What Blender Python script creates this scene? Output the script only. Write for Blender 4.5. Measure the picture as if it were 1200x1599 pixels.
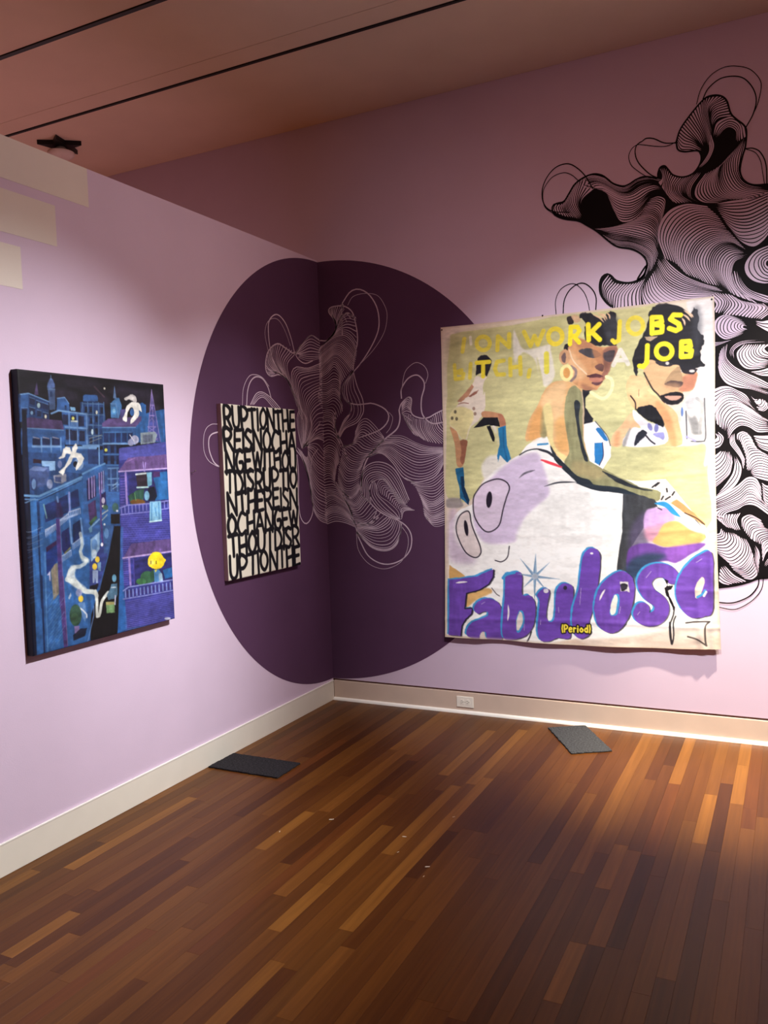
import bpy, bmesh, math, random
import numpy as np
from mathutils import Matrix, Vector

for o in list(bpy.data.objects):
    bpy.data.objects.remove(o)
SC = bpy.context.scene
COL = SC.collection
random.seed(7)
RNG = np.random.default_rng(11)

# ------------------------------------------------------------------ camera
CF = 1296.97
CAM = np.array([2.84926, -4.86949, 1.58])
CR = np.array([0.89610509, 0.44244872, -0.03513959])
CU = np.array([0.00730927, 0.06444978, 0.99789418])
CFW = np.array([-0.44378175, 0.8944749, -0.0545198])
cd = bpy.data.cameras.new('camera')
cam = bpy.data.objects.new('camera', cd)
COL.objects.link(cam)
cd.sensor_fit = 'HORIZONTAL'
cd.sensor_width = 36.0
cd.lens = CF * 36.0 / 1200.0
cd.clip_start = 0.05
cam.matrix_world = Matrix(((CR[0], CU[0], -CFW[0], CAM[0]), (CR[1], CU[1], -CFW[1], CAM[1]),
                           (CR[2], CU[2], -CFW[2], CAM[2]), (0, 0, 0, 1)))
SC.camera = cam

# ------------------------------------------------------------------ world, lights, exposure
SC.view_settings.view_transform = 'Standard'
SC.view_settings.look = 'None'
SC.view_settings.exposure = 0.0
SC.view_settings.gamma = 1.0
SC.view_settings.use_curve_mapping = False
W = bpy.data.worlds.new('world')
SC.world = W
W.use_nodes = True
bg = W.node_tree.nodes['Background']
bg.inputs[0].default_value = (1.0, 0.33, 0.20, 1)
bg.inputs[1].default_value = 0.030


def spot(name, loc, target, power, angle, blend, col=(1, 0.97, 0.93), size=0.035):
    l = bpy.data.lights.new(name, 'SPOT')
    l.energy = power
    l.color = col
    l.spot_size = math.radians(angle)
    l.spot_blend = blend
    l.shadow_soft_size = size
    o = bpy.data.objects.new(name, l)
    COL.objects.link(o)
    o.location = loc
    o.rotation_euler = (Vector(target) - Vector(loc)).to_track_quat('-Z', 'Y').to_euler()
    return o


def track_lamp(name, loc, target, power, beam, spill=0.045, col=(0.97, 1.0, 0.99), scol=(1.0, 0.46, 0.32)):
    """a track spotlight: its beam and the weak wide spill around the beam"""
    spot(name + '_beam', loc, target, power, beam, 1.0, col)
    spot(name + '_spill', loc, target, power * spill, 142, 1.0, scol, 0.06)


track_lamp('track_lamp_city_canvas', (3.0, -1.63, 3.70), (0.0, -2.60, 0.50), 810, 56, 0.13, scol=(1.0, 0.76, 0.70))
track_lamp('track_lamp_text_canvas', (2.6, -0.905, 3.70), (0.0, -1.15, 1.2), 270, 38, 0.03)
track_lamp('track_lamp_banner', (2.40, -2.36, 3.70), (1.88, 0.0, 1.02), 450, 60, 0.04)
track_lamp('track_lamp_mural', (3.8, -2.36, 3.70), (3.1, 0.0, 0.95), 480, 65, 0.04)
spot('track_lamp_floor', (3.1, -0.60, 3.70), (2.65, -0.25, 0.0), 1650, 42, 1.0, col=(1, 0.86, 0.60))
# lamps of the neighbouring room behind the partition
la = bpy.data.lights.new('next_room_lamp', 'AREA')
la.energy = 370
la.color = (1, 0.8, 0.68)
la.size = 0.6
lo = bpy.data.objects.new('next_room_lamp', la)
COL.objects.link(lo)
lo.location = (-3.3, -2.4, 2.75)

# ------------------------------------------------------------------ photo pixel -> direction -> point on a surface
def rays(px):
    px = np.asarray(px, float).reshape(-1, 2)
    return CFW + np.outer((px[:, 0] - 600) / CF, CR) - np.outer((px[:, 1] - 799.5) / CF, CU)


def hit(px, axis, val):
    d = rays(px)
    t = (val - CAM[axis]) / d[:, axis]
    return CAM + d * t[:, None]


def right_xz(px, y=0.0):
    return hit(px, 1, y)[:, [0, 2]]


def left_yz(px, x=0.0):
    return hit(px, 0, x)[:, [1, 2]]


def corner_sz(px):
    """both walls unrolled: s < 0 on the left wall, s > 0 on the right wall"""
    r = right_xz(px)
    l = left_yz(px)
    s = np.where(r[:, 0] >= 0, r[:, 0], l[:, 0])
    z = np.where(r[:, 0] >= 0, r[:, 1], l[:, 1])
    return np.stack([s, z], 1)


def Fm(x0, y0, s):
    return lambda *p: [(x0 + a / s, y0 + b / s) for a, b in p]


# ------------------------------------------------------------------ materials
def s2l(c):
    c = np.asarray(c, float) / 255.0
    return np.where(c <= 0.04045, c / 12.92, ((c + 0.055) / 1.055) ** 2.4)


def rgba(c):
    return (*[float(v) for v in s2l(c)], 1.0)


def new_mat(name):
    m = bpy.data.materials.new(name)
    m.use_nodes = True
    nt = m.node_tree
    return m, nt, nt.nodes['Principled BSDF']


def plain(name, col, rough=0.6, noise=0.0, nscale=30.0, bump=0.0, bscale=200.0, spec=0.3, metal=0.0):
    m, nt, b = new_mat(name)
    b.inputs['Roughness'].default_value = rough
    b.inputs['Specular IOR Level'].default_value = spec
    b.inputs['Metallic'].default_value = metal
    b.inputs['Base Color'].default_value = rgba(col)
    tc = nt.nodes.new('ShaderNodeTexCoord')
    if noise > 0:
        n = nt.nodes.new('ShaderNodeTexNoise')
        n.inputs['Scale'].default_value = nscale
        n.inputs['Detail'].default_value = 5
        nt.links.new(tc.outputs['Object'], n.inputs['Vector'])
        r = nt.nodes.new('ShaderNodeValToRGB')
        lc = s2l(col)
        r.color_ramp.elements[0].position = 0.3
        r.color_ramp.elements[1].position = 0.7
        r.color_ramp.elements[0].color = (*[float(v) for v in lc * (1 - noise)], 1)
        r.color_ramp.elements[1].color = (*[float(v) for v in np.minimum(lc * (1 + noise), 1)], 1)
        nt.links.new(n.outputs['Fac'], r.inputs['Fac'])
        nt.links.new(r.outputs['Color'], b.inputs['Base Color'])
    if bump > 0:
        n2 = nt.nodes.new('ShaderNodeTexNoise')
        n2.inputs['Scale'].default_value = bscale
        n2.inputs['Detail'].default_value = 3
        nt.links.new(tc.outputs['Object'], n2.inputs['Vector'])
        bp = nt.nodes.new('ShaderNodeBump')
        bp.inputs['Strength'].default_value = bump
        bp.inputs['Distance'].default_value = 0.002
        nt.links.new(n2.outputs['Fac'], bp.inputs['Height'])
        nt.links.new(bp.outputs['Normal'], b.inputs['Normal'])
    return m


WALLC = (211, 190, 213)
M = {}
M['wall'] = plain('lilac_paint', WALLC, 0.75, 0.02, 3, 0.12, 160, 0.2)
M['wall_paint'] = M['wall']
M['disc'] = plain('deep_purple_paint', (86, 57, 86), 0.6, 0.04, 4, 0.1, 160, 0.15)
M['black_paint'] = plain('black_paint', (13, 9, 13), 0.6, 0.1, 8, 0.0, spec=0.12)
M['pale_line'] = plain('pale_line_paint', (204, 184, 202), 0.6, 0.08, 40)
M['cream_paint'] = plain('cream_paint', (222, 212, 204), 0.7, 0.02, 6, 0.08, 160, 0.2)
M['ceiling'] = plain('ceiling_board', (226, 202, 184), 0.85, 0.04, 2.5, 0.15, 120, 0.1)
M['slot'] = plain('dark_slot', (38, 28, 26), 0.8, 0.1, 20)
M['trim'] = plain('ivory_trim_paint', (226, 220, 208), 0.45, 0.02, 8, 0.05, 90, 0.4)
M['trim_r'] = plain('warm_trim_paint', (212, 190, 175), 0.45, 0.03, 8, 0.05, 90, 0.4)
M['shoe'] = plain('white_shoe_paint', (244, 240, 234), 0.35, 0.02, 12, spec=0.5)
M['reveal'] = plain('brown_reveal', (112, 76, 66), 0.8, 0.15, 25)
M['felt'] = plain('charcoal_felt', (64, 65, 69), 0.95, 0.5, 110, 1.0, 160, 0.05)
M['felt2'] = plain('dark_felt', (46, 44, 47), 0.95, 0.5, 110, 1.0, 160, 0.05)
M['plate'] = plain('ivory_plastic', (244, 238, 228), 0.3, 0.01, 20, spec=0.5)
M['hole'] = plain('socket_hole', (30, 24, 22), 0.7, 0.05, 40)
M['blackmetal'] = plain('black_metal', (14, 13, 14), 0.45, 0.1, 40)
M['whiteplastic'] = plain('white_plastic', (222, 205, 198), 0.4, 0.02, 40)
M['canvas_raw'] = plain('raw_canvas_back', (196, 178, 160), 0.85, 0.06, 120)
M['navy_edge'] = plain('navy_canvas_edge', (18, 20, 38), 0.6, 0.25, 14)
M['mauve_edge'] = plain('mauve_canvas_edge', (176, 140, 146), 0.6, 0.06, 20)
M['scrap'] = plain('paper_scrap', (214, 200, 178), 0.8, 0.08, 90)
M['steel'] = plain('steel_pin', (120, 112, 110), 0.35, 0.05, 60, metal=0.9)

# painted pictures: colour from the mesh's own colour layer, fine weave as bump
def painted(name, rough=0.55, weave=900.0, bump=0.12):
    m, nt, b = new_mat(name)
    a = nt.nodes.new('ShaderNodeAttribute')
    a.attribute_name = 'paint'
    nt.links.new(a.outputs['Color'], b.inputs['Base Color'])
    b.inputs['Roughness'].default_value = rough
    b.inputs['Specular IOR Level'].default_value = 0.25
    tc = nt.nodes.new('ShaderNodeTexCoord')
    n = nt.nodes.new('ShaderNodeTexNoise')
    n.inputs['Scale'].default_value = weave
    nt.links.new(tc.outputs['Object'], n.inputs['Vector'])
    bp = nt.nodes.new('ShaderNodeBump')
    bp.inputs['Strength'].default_value = bump
    bp.inputs['Distance'].default_value = 0.001
    nt.links.new(n.outputs['Fac'], bp.inputs['Height'])
    nt.links.new(bp.outputs['Normal'], b.inputs['Normal'])
    return m


M['painted'] = painted('painted_canvas')

# wood: colour of each board comes from the board's own colour, grain along the board
def wood():
    m, nt, b = new_mat('oak_strip')
    N = nt.nodes
    L = nt.links.new
    oi = N.new('ShaderNodeObjectInfo')
    tc = N.new('ShaderNodeTexCoord')
    mp = N.new('ShaderNodeMapping')
    mp.inputs['Scale'].default_value = (60, 2.2, 1)
    add = N.new('ShaderNodeVectorMath')
    add.operation = 'ADD'
    sc = N.new('ShaderNodeVectorMath')
    sc.operation = 'SCALE'
    cmb = N.new('ShaderNodeCombineXYZ')
    for i in range(3):
        L(oi.outputs['Random'], cmb.inputs[i])
    L(cmb.outputs[0], sc.inputs[0])
    sc.inputs['Scale'].default_value = 37.0
    L(tc.outputs['Object'], mp.inputs['Vector'])
    L(mp.outputs[0], add.inputs[0])
    L(sc.outputs[0], add.inputs[1])
    n = N.new('ShaderNodeTexNoise')
    n.inputs['Scale'].default_value = 1.0
    n.inputs['Detail'].default_value = 6
    n.inputs['Distortion'].default_value = 0.6
    L(add.outputs[0], n.inputs['Vector'])
    r = N.new('ShaderNodeValToRGB')
    r.color_ramp.elements[0].position = 0.28
    r.color_ramp.elements[1].position = 0.72
    r.color_ramp.elements[0].color = (0.76, 0.72, 0.68, 1)
    r.color_ramp.elements[1].color = (1.1, 1.1, 1.08, 1)
    L(n.outputs['Fac'], r.inputs['Fac'])
    mx = N.new('ShaderNodeMix')
    mx.data_type = 'RGBA'
    mx.blend_type = 'MULTIPLY'
    mx.inputs[0].default_value = 1.0
    L(oi.outputs['Color'], mx.inputs[6])
    L(r.outputs['Color'], mx.inputs[7])
    L(mx.outputs[2], b.inputs['Base Color'])
    b.inputs['Roughness'].default_value = 0.36
    b.inputs['Specular IOR Level'].default_value = 0.16
    bp = N.new('ShaderNodeBump')
    bp.inputs['Strength'].default_value = 0.08
    bp.inputs['Distance'].default_value = 0.001
    L(n.outputs['Fac'], bp.inputs['Height'])
    L(bp.outputs['Normal'], b.inputs['Normal'])
    return m


M['wood'] = wood()

# ------------------------------------------------------------------ object helpers
def link(name, me, mat=None, parent=None):
    o = bpy.data.objects.new(name, me)
    COL.objects.link(o)
    if mat is not None and me is not None:
        me.materials.append(mat)
    if parent is not None:
        o.parent = parent
    return o


def thing(name, loc=(0, 0, 0)):
    o = bpy.data.objects.new(name, None)
    o.empty_display_size = 0.1
    COL.objects.link(o)
    o.location = loc
    return o


def tag(o, label=None, cat=None, group=None, kind=None):
    if label:
        o['label'] = label
    if cat:
        o['category'] = cat
    if group:
        o['group'] = group
    if kind:
        o['kind'] = kind
    return o


def raw_mesh(name, v, f):
    me = bpy.data.meshes.new(name)
    me.from_pydata([tuple(map(float, p)) for p in v], [], [tuple(int(i) for i in q) for q in f])
    me.update()
    return me


def box_mesh(name, x0, x1, y0, y1, z0, z1, bevel=0.0, seg=2):
    bm = bmesh.new()
    bmesh.ops.create_cube(bm, size=1)
    for v in bm.verts:
        v.co = Vector(((x0 + x1) / 2 + v.co.x * (x1 - x0), (y0 + y1) / 2 + v.co.y * (y1 - y0), (z0 + z1) / 2 + v.co.z * (z1 - z0)))
    if bevel > 0:
        bmesh.ops.bevel(bm, geom=bm.edges[:], offset=bevel, segments=seg, affect='EDGES')
    me = bpy.data.meshes.new(name)
    bm.to_mesh(me)
    bm.free()
    return me


# ------------------------------------------------------------------ room shell
HC = 3.848      # ceiling
HP = 2.966      # top of the partition on the left
HB = 0.133      # baseboard
XR, XL, YN = 4.6, -4.2, -6.2

# floor: base slab + oak strips (runs along the left wall)
fl = link('floor', box_mesh('floor', XL, XR, YN, 0.0, -0.05, -0.006), plain('floor_joint', (64, 36, 16), 0.8, 0.1, 10))
tag(fl, kind='structure')
SW = 0.0572
TONES = [((98, 58, 20), 5), ((93, 54, 18), 6), ((88, 50, 17), 6), ((105, 64, 23), 3), ((83, 46, 15), 5),
         ((78, 42, 14), 3), ((116, 73, 28), 0.8), ((93, 51, 19), 4), ((74, 39, 13), 0.8), ((99, 60, 22), 3)]
TC = [t[0] for t in TONES]
TW = [t[1] for t in TONES]
# boards that stand out in the photograph: (pixel of one end, pixel of the other end, tone)
LIGHT, MID, DARK = (126, 81, 32), (108, 66, 25), (70, 37, 13)
SPECIAL = [((945, 1242), (706, 1590), MID), ((1160, 1195), (1155, 1256), LIGHT), ((1180, 1296), (1122, 1599), MID),
           ((1085, 1320), (1045, 1530), MID), ((1000, 1330), (945, 1480), MID), ((915, 1475), (865, 1565), LIGHT),
           ((742, 1212), (578, 1462), LIGHT), ((700, 1225), (636, 1340), LIGHT), ((762, 1140), (690, 1210), LIGHT),
           ((705, 1120), (512, 1268), MID), ((480, 1267), (402, 1325), LIGHT), ((640, 1250), (410, 1392), MID),
           ((505, 1380), (425, 1452), LIGHT), ((120, 1425), (0, 1490), LIGHT), ((300, 1245), (100, 1355), LIGHT),
           ((545, 1480), (440, 1590), MID), ((120, 1460), (0, 1530), MID), ((1145, 1225), (1118, 1330), DARK),
           ((1008, 1335), (960, 1480), DARK), ((700, 1297), (640, 1370), DARK), ((660, 1190), (430, 1345), DARK),
           ((880, 1150), (800, 1215), DARK), ((1060, 1150), (1058, 1197), DARK), ((820, 1140), (740, 1225), LIGHT),
           ((1105, 1240), (1110, 1320), LIGHT), ((975, 1320), (955, 1390), LIGHT)]
strips = {}
for a, b, t in SPECIAL:
    P = hit([a, b], 2, 0.0)
    i = int(math.floor((P[0, 0] + P[1, 0]) / 2 / SW))
    strips.setdefault(i, []).append((min(P[0, 1], P[1, 1]), max(P[0, 1], P[1, 1]), t))
i0, i1 = int(math.floor(XL / SW)), int(math.ceil(XR / SW))
rest_v, rest_f = [], []
nboard = 0


def board_geo(w, l, g=0.00015, c=0.0003, th=0.008):
    x, y = w / 2 - g, l / 2 - g
    v = [(-x, -y, -th), (x, -y, -th), (x, y, -th), (-x, y, -th), (-x, -y, -c), (x, -y, -c), (x, y, -c), (-x, y, -c),
         (-x + c, -y + c, 0), (x - c, -y + c, 0), (x - c, y - c, 0), (-x + c, y - c, 0)]
    f = [(0, 1, 5, 4), (1, 2, 6, 5), (2, 3, 7, 6), (3, 0, 4, 7), (4, 5, 9, 8), (5, 6, 10, 9), (6, 7, 11, 10), (7, 4, 8, 11), (8, 9, 10, 11)]
    return v, f


for i in range(i0, i1):
    sp = sorted(strips.get(i, []))
    segs = []
    y = 0.0
    marks = sorted(sp, key=lambda q: -q[1])
    cur = -0.002
    for (ya, yb, t) in marks:
        yb = min(yb, cur)
        while cur - yb > 1.1:
            l = random.uniform(0.55, 1.0)
            segs.append((cur - l, cur, None))
            cur -= l
        if cur - yb > 0.12:
            segs.append((yb, cur, None))
            cur = yb
        if cur - ya > 0.05:
            segs.append((ya, cur, t))
            cur = ya
    while cur > YN:
        l = random.uniform(0.6, 2.0)
        segs.append((max(cur - l, YN), cur, None))
        cur -= l
    xc = (i + 0.5) * SW
    for (ya, yb, t) in segs:
        col = t or random.choices(TC, TW)[0]
        vis = -0.05 < xc < 2.95 and yb > -3.45
        v, f = board_geo(SW, yb - ya)
        if vis and nboard < 300:
            me = raw_mesh('plank', v, f)
            o = link('plank', me, M['wood'], fl)
            o.location = (xc, (ya + yb) / 2, 0)
            k = random.uniform(0.92, 1.08)
            lc = s2l(col) * k
            o.color = (*[float(q) for q in lc], 1)
            nboard += 1
        else:
            n0 = len(rest_v)
            rest_v += [(p[0] + xc, p[1] + (ya + yb) / 2, p[2]) for p in v]
            rest_f += [tuple(n0 + q for q in ff) for ff in f]
ro = link('plank_rest', raw_mesh('plank_rest', rest_v, rest_f), M['wood'], fl)
ro.color = rgba((92, 54, 19))
tag(ro, kind='stuff')

# ceiling: boards with dark slots and one fine joint
ce = link('ceiling', box_mesh('ceiling', XL, XR, YN, 0.0, HC + 0.03, HC + 0.06), M['slot'])
tag(ce, kind='structure')
edges = [(0.0, -0.894), (-0.916, -1.0525), (-1.0555, -1.615), (-1.645, -2.345), (-2.375, -3.08), (-3.11, -3.81), (-3.84, YN)]
for a, b in ((-0.895, -0.915), (-1.616, -1.644), (-2.346, -2.374), (-3.081, -3.109), (-3.811, -3.839)):
    link('track_rail', box_mesh('track_rail', XL, XR, b, a, HC - 0.006, HC + 0.028, 0.001, 1), M['blackmetal'], ce)
for a, b in edges:
    link('ceiling_panel', box_mesh('ceiling_panel', XL, XR, b, a, HC, HC + 0.029, 0.001, 1), M['ceiling'], ce)

# right wall with a shadow reveal over its baseboard
wr = link('wall_right', box_mesh('wall_right', XL, XR, 0.0, 0.12, HB + 0.012, HC), M['wall'])
tag(wr, kind='structure')
tr = link('trim_1', box_mesh('trim_1', 0.0, XR, 0.010, 0.03, 0.0, HB + 0.012), M['reveal'])
tag(tr, kind='structure')
wl = link('wall_left', box_mesh('wall_left', -0.14, 0.0, YN, -0.0005, 0.0, HP, 0.0), M['wall'])
tag(wl, kind='structure')
tag(link('trim_2', box_mesh('trim_2', XL, -0.145, -0.012, -0.001, 0.0, HB + 0.012), M['trim']), kind='structure')

# baseboards
br = link('baseboard_right', box_mesh('baseboard_right', 0.009, XR, -0.008, 0.0095, 0.0, HB, 0.002), M['trim_r'])
tag(br, kind='structure')
# quarter-round shoe moulding
n = 6
sv, sf = [], []
for x in (0.009, XR):
    sv.append((x, -0.008, 0.0))
    for k in range(n + 1):
        a = math.pi / 2 * k / n
        sv.append((x, -0.008 - 0.016 * math.cos(a), 0.019 * math.sin(a)))
    sv.append((x, -0.008, 0.019))
m_ = n + 3
for k in range(m_ - 1):
    sf.append((k, k + 1, m_ + k + 1, m_ + k))
sf.append(tuple(range(m_)))
sf.append(tuple(reversed(range(m_, 2 * m_))))
link('shoe_molding', raw_mesh('shoe_molding', sv, sf), M['shoe'], br)
bl = link('baseboard_left', box_mesh('baseboard_left', 0.0003, 0.0085, YN, -0.0085, 0.0, HB, 0.0015), M['trim'])
tag(bl, kind='structure')
link('cap_bead', box_mesh('cap_bead', 0.0003, 0.0105, YN, -0.0085, HB - 0.004, HB + 0.002, 0.001), M['shoe'], bl)

# ------------------------------------------------------------------ curves
def cr_eval(P, t):
    """Catmull-Rom through the first axis of P at parameters t in [0, len-1]"""
    P = np.asarray(P, float)
    n = len(P)
    i = np.clip(np.floor(t).astype(int), 0, n - 2)
    u = t - i
    sh = (-1,) + (1,) * (P.ndim - 1)
    u = u.reshape(sh)
    p1, p2 = P[i], P[i + 1]
    p0 = np.where((i > 0).reshape(sh), P[np.maximum(i - 1, 0)], 2 * p1 - p2)
    p3 = np.where((i + 2 < n).reshape(sh), P[np.minimum(i + 2, n - 1)], 2 * p2 - p1)
    return 0.5 * (2 * p1 + (p2 - p0) * u + (2 * p0 - 5 * p1 + 4 * p2 - p3) * u ** 2 + (3 * p1 - p0 - 3 * p2 + p3) * u ** 3)


def smooth(pts, m=28):
    pts = np.asarray(pts, float)
    if len(pts) == 2:
        return pts[0] + (pts[1] - pts[0]) * np.linspace(0, 1, m)[:, None]
    d = cr_eval(pts, np.linspace(0, len(pts) - 1, 12 * len(pts)))
    L = np.concatenate([[0], np.cumsum(np.linalg.norm(np.diff(d, axis=0), axis=1))])
    q = np.linspace(0, L[-1], m)
    return np.stack([np.interp(q, L, d[:, 0]), np.interp(q, L, d[:, 1])], 1)


def closed(pts, k=5):
    P = np.asarray(pts, float)
    P = np.concatenate([P[-1:], P, P[:2]])
    return cr_eval(P, np.linspace(1, len(P) - 2, k * (len(P) - 3), endpoint=False))


def band_curves(keys, n, m=28, ext=0.0, side=0.0):
    K = np.stack([smooth(k, m) for k in keys])
    if ext:
        a, b = K[:, :1] - (K[:, 2:3] - K[:, :1]) * ext * m / 2, K[:, -1:] + (K[:, -1:] - K[:, -3:-2]) * ext * m / 2
        K = np.concatenate([a, K, b], 1)
    return cr_eval(K, np.linspace(-side, len(K) - 1 + side, n))


def band_span(keys, m=12):
    K = np.stack([smooth(k, m) for k in keys])
    d = np.linalg.norm(np.diff(K, axis=0), axis=2).sum(0)
    return 0.45 * d.max() + 0.55 * np.median(d)


class Quads:
    def __init__(self):
        self.v, self.f, self.n = [], [], 0

    def strip(self, A, B):
        m = len(A)
        self.v += [A, B]
        i = np.arange(m - 1)
        a, b = self.n + i, self.n + m + i
        keep = (np.linalg.norm(A - B, axis=1)[:-1] + np.linalg.norm(A - B, axis=1)[1:]) > 1e-5
        self.f.append(np.stack([a, a + 1, b + 1, b], 1)[keep])
        self.n += 2 * m

    def stroke(self, P, w):
        P = np.asarray(P, float)
        T = np.gradient(P, axis=0)
        T /= np.maximum(np.linalg.norm(T, axis=1), 1e-9)[:, None]
        N = np.stack([-T[:, 1], T[:, 0]], 1) * (np.asarray(w).reshape(-1, 1) / 2)
        self.strip(P + N, P - N)

    def mesh(self, name, fold):
        V = fold(np.concatenate(self.v))
        Fc = np.concatenate(self.f)
        me = bpy.data.meshes.new(name)
        me.vertices.add(len(V))
        me.vertices.foreach_set('co', V.astype(np.float32).ravel())
        me.loops.add(4 * len(Fc))
        me.loops.foreach_set('vertex_index', Fc.astype(np.int32).ravel())
        me.polygons.add(len(Fc))
        me.polygons.foreach_set('loop_start', np.arange(0, 4 * len(Fc), 4, dtype=np.int32))
        me.polygons.foreach_set('loop_total', np.full(len(Fc), 4, dtype=np.int32))
        me.update(calc_edges=True)
        return me


def poly_mesh(name, V3):
    from mathutils.geometry import tessellate_polygon
    pts = [Vector(tuple(map(float, p))) for p in V3]
    return raw_mesh(name, pts, tessellate_polygon([pts]))


# ------------------------------------------------------------------ purple disc with pale line drawing across the corner
DR, DZ = 1.405, 1.5515
mural = thing('circle_mural', (0.0, 0.0, 0.147))
tag(mural, 'deep purple painted disc with pale flowing line drawing wrapping the wall corner', 'mural')
ang = np.linspace(-math.pi / 2, math.pi / 2, 90)
lz0 = HB + 0.004


def loc_off(V, o=mural):
    return V - np.array(o.location)


hr = [(DR * math.cos(a), -0.0008, max(DZ + DR * math.sin(a), HB + 0.013)) for a in ang]
link('painted_disc', poly_mesh('painted_disc', loc_off(np.array([(0.0002, p[1], p[2]) if p[0] < 0.0002 else p for p in hr]))), M['disc'], mural)
hl = [(0.0008, -DR * math.cos(a), max(DZ + DR * math.sin(a), lz0)) for a in ang]
link('painted_disc', poly_mesh('painted_disc', loc_off(np.array([(p[0], min(p[1], -0.001), p[2]) for p in hl]))), M['disc'], mural)

w1, w2, w3, w4, w5 = Fm(320, 480, 6), Fm(490, 440, 6), Fm(450, 640, 8), Fm(560, 560, 8), Fm(530, 720, 6.667)
WB = []   # (keys, pitch)
WB.append([w1((600, 640), (640, 630), (670, 600)), w1((575, 590), (610, 600), (660, 610)), w1((570, 500), (600, 570), (690, 620)),
           w1((600, 410), (620, 530), (720, 640)), w1((640, 360), (640, 500), (760, 670)), w1((700, 350), (680, 500), (790, 710)),
           w1((780, 400), (720, 520), (800, 740), (840, 860)), w1((840, 440), (770, 540), (810, 720), (850, 880), (890, 1000))])
WB.append([w1((1070, 310), (990, 268), (910, 340), (850, 430)), w1((1070, 380), (980, 350), (900, 400), (850, 435)),
           w1((1070, 440), (970, 440), (890, 440)), w1((1070, 480), (970, 500), (880, 470))])
WB.append([w1((1070, 530), (960, 570), (850, 560), (810, 640), (840, 820), (880, 950)) + w3((110, 100), (130, 300), (160, 440)),
           w1((1075, 600), (960, 620), (880, 650), (860, 760), (890, 930)) + w3((170, 100), (180, 300), (180, 450)),
           w1((1080, 700), (990, 740), (920, 800), (910, 950)) + w3((210, 100), (200, 300), (190, 450)),
           w1((1080, 800), (1020, 830), (970, 900), (950, 1000)) + w3((240, 150), (220, 330), (200, 450)),
           w1((1085, 900), (1030, 940), (990, 1010)) + w3((290, 200), (250, 350), (210, 450)),
           w3((440, 150), (380, 150), (310, 230), (260, 370), (215, 450)),
           w3((440, 290), (360, 320), (280, 390), (230, 450)), w3((440, 380), (370, 360), (300, 390), (240, 450))])
WB.append([w2((150, 270), (170, 310), (210, 370)), w2((200, 235), (190, 330), (215, 420)), w2((290, 235), (240, 330), (215, 450)),
           w2((200, 460), (260, 330), (320, 290), (375, 330)), w2((130, 550), (210, 460), (300, 390), (390, 400)),
           w2((60, 620), (180, 520), (290, 490), (360, 540), (400, 620)), w2((60, 690), (150, 610), (240, 560), (320, 610), (390, 700)),
           w2((60, 750), (130, 700), (210, 640), (290, 680), (370, 780)), w2((60, 830), (120, 770), (200, 710), (270, 760), (330, 840)),
           w2((60, 900), (130, 850), (190, 790), (240, 840), (270, 920)), w2((60, 960), (120, 960), (190, 920), (240, 940), (250, 1000)),
           w2((50, 1040), (120, 1040), (190, 1000), (240, 1040), (255, 1090)), w2((50, 1110), (120, 1120), (190, 1080), (250, 1130), (270, 1200)),
           w3((440, 20), (500, 10), (560, 30), (600, 120)), w3((440, 130), (510, 120), (570, 170), (600, 280))])
WB.append([w2((340, 870), (280, 960), (270, 1050), (310, 1120), (350, 1140)) + w3((790, 20), (700, 130), (620, 320)),
           w2((350, 870), (310, 980), (320, 1090), (350, 1180)) + w3((760, 80), (680, 200), (630, 340)),
           w2((360, 860), (350, 1000), (390, 1100), (420, 1190)) + w3((850, 100), (720, 190), (640, 330)),
           w2((375, 850), (410, 980), (460, 1100), (470, 1200)) + w3((930, 60), (860, 160), (720, 230), (650, 340))])
WB.append([w3((440, 150), (510, 140), (570, 190), (600, 300)), w3((440, 300), (520, 290), (600, 340), (660, 450)),
           w3((450, 470), (520, 430), (600, 480), (640, 640)), w3((450, 560), (510, 540), (580, 580), (610, 700)),
           w3((450, 650), (510, 630), (570, 680), (600, 780)), w3((450, 740), (510, 720), (560, 760), (590, 850)),
           w3((450, 840), (510, 820), (560, 850), (600, 930)), w3((460, 970), (520, 960), (580, 960), (630, 1000), (700, 1090)),
           w3((470, 1060), (540, 1040), (620, 1070), (720, 1150), (790, 1260)), w3((470, 1150), (560, 1110), (640, 1150), (740, 1220), (810, 1320)),
           w3((470, 1260), (560, 1210), (680, 1240), (800, 1350)), w3((470, 1340), (560, 1290), (680, 1310), (830, 1400)),
           w3((500, 1420), (600, 1390), (720, 1410), (840, 1460))])
WB.append([w3((240, 450), (320, 420), (380, 440), (440, 520)), w3((250, 470), (320, 500), (370, 580), (440, 640)),
           w3((250, 520), (310, 620), (370, 690), (440, 740)), w3((250, 560), (310, 700), (370, 790), (440, 830)),
           w3((240, 600), (300, 780), (370, 890), (440, 940)), w3((220, 600), (290, 860), (380, 1000), (460, 1050)),
           w3((200, 580), (280, 900), (350, 1080), (470, 1150)), w3((180, 550), (270, 900), (310, 1100), (390, 1220), (470, 1260)),
           w3((160, 530), (260, 900), (300, 1150), (360, 1290), (470, 1350)), w3((130, 500), (240, 760), (290, 1100), (330, 1280), (400, 1380), (470, 1410))])
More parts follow.
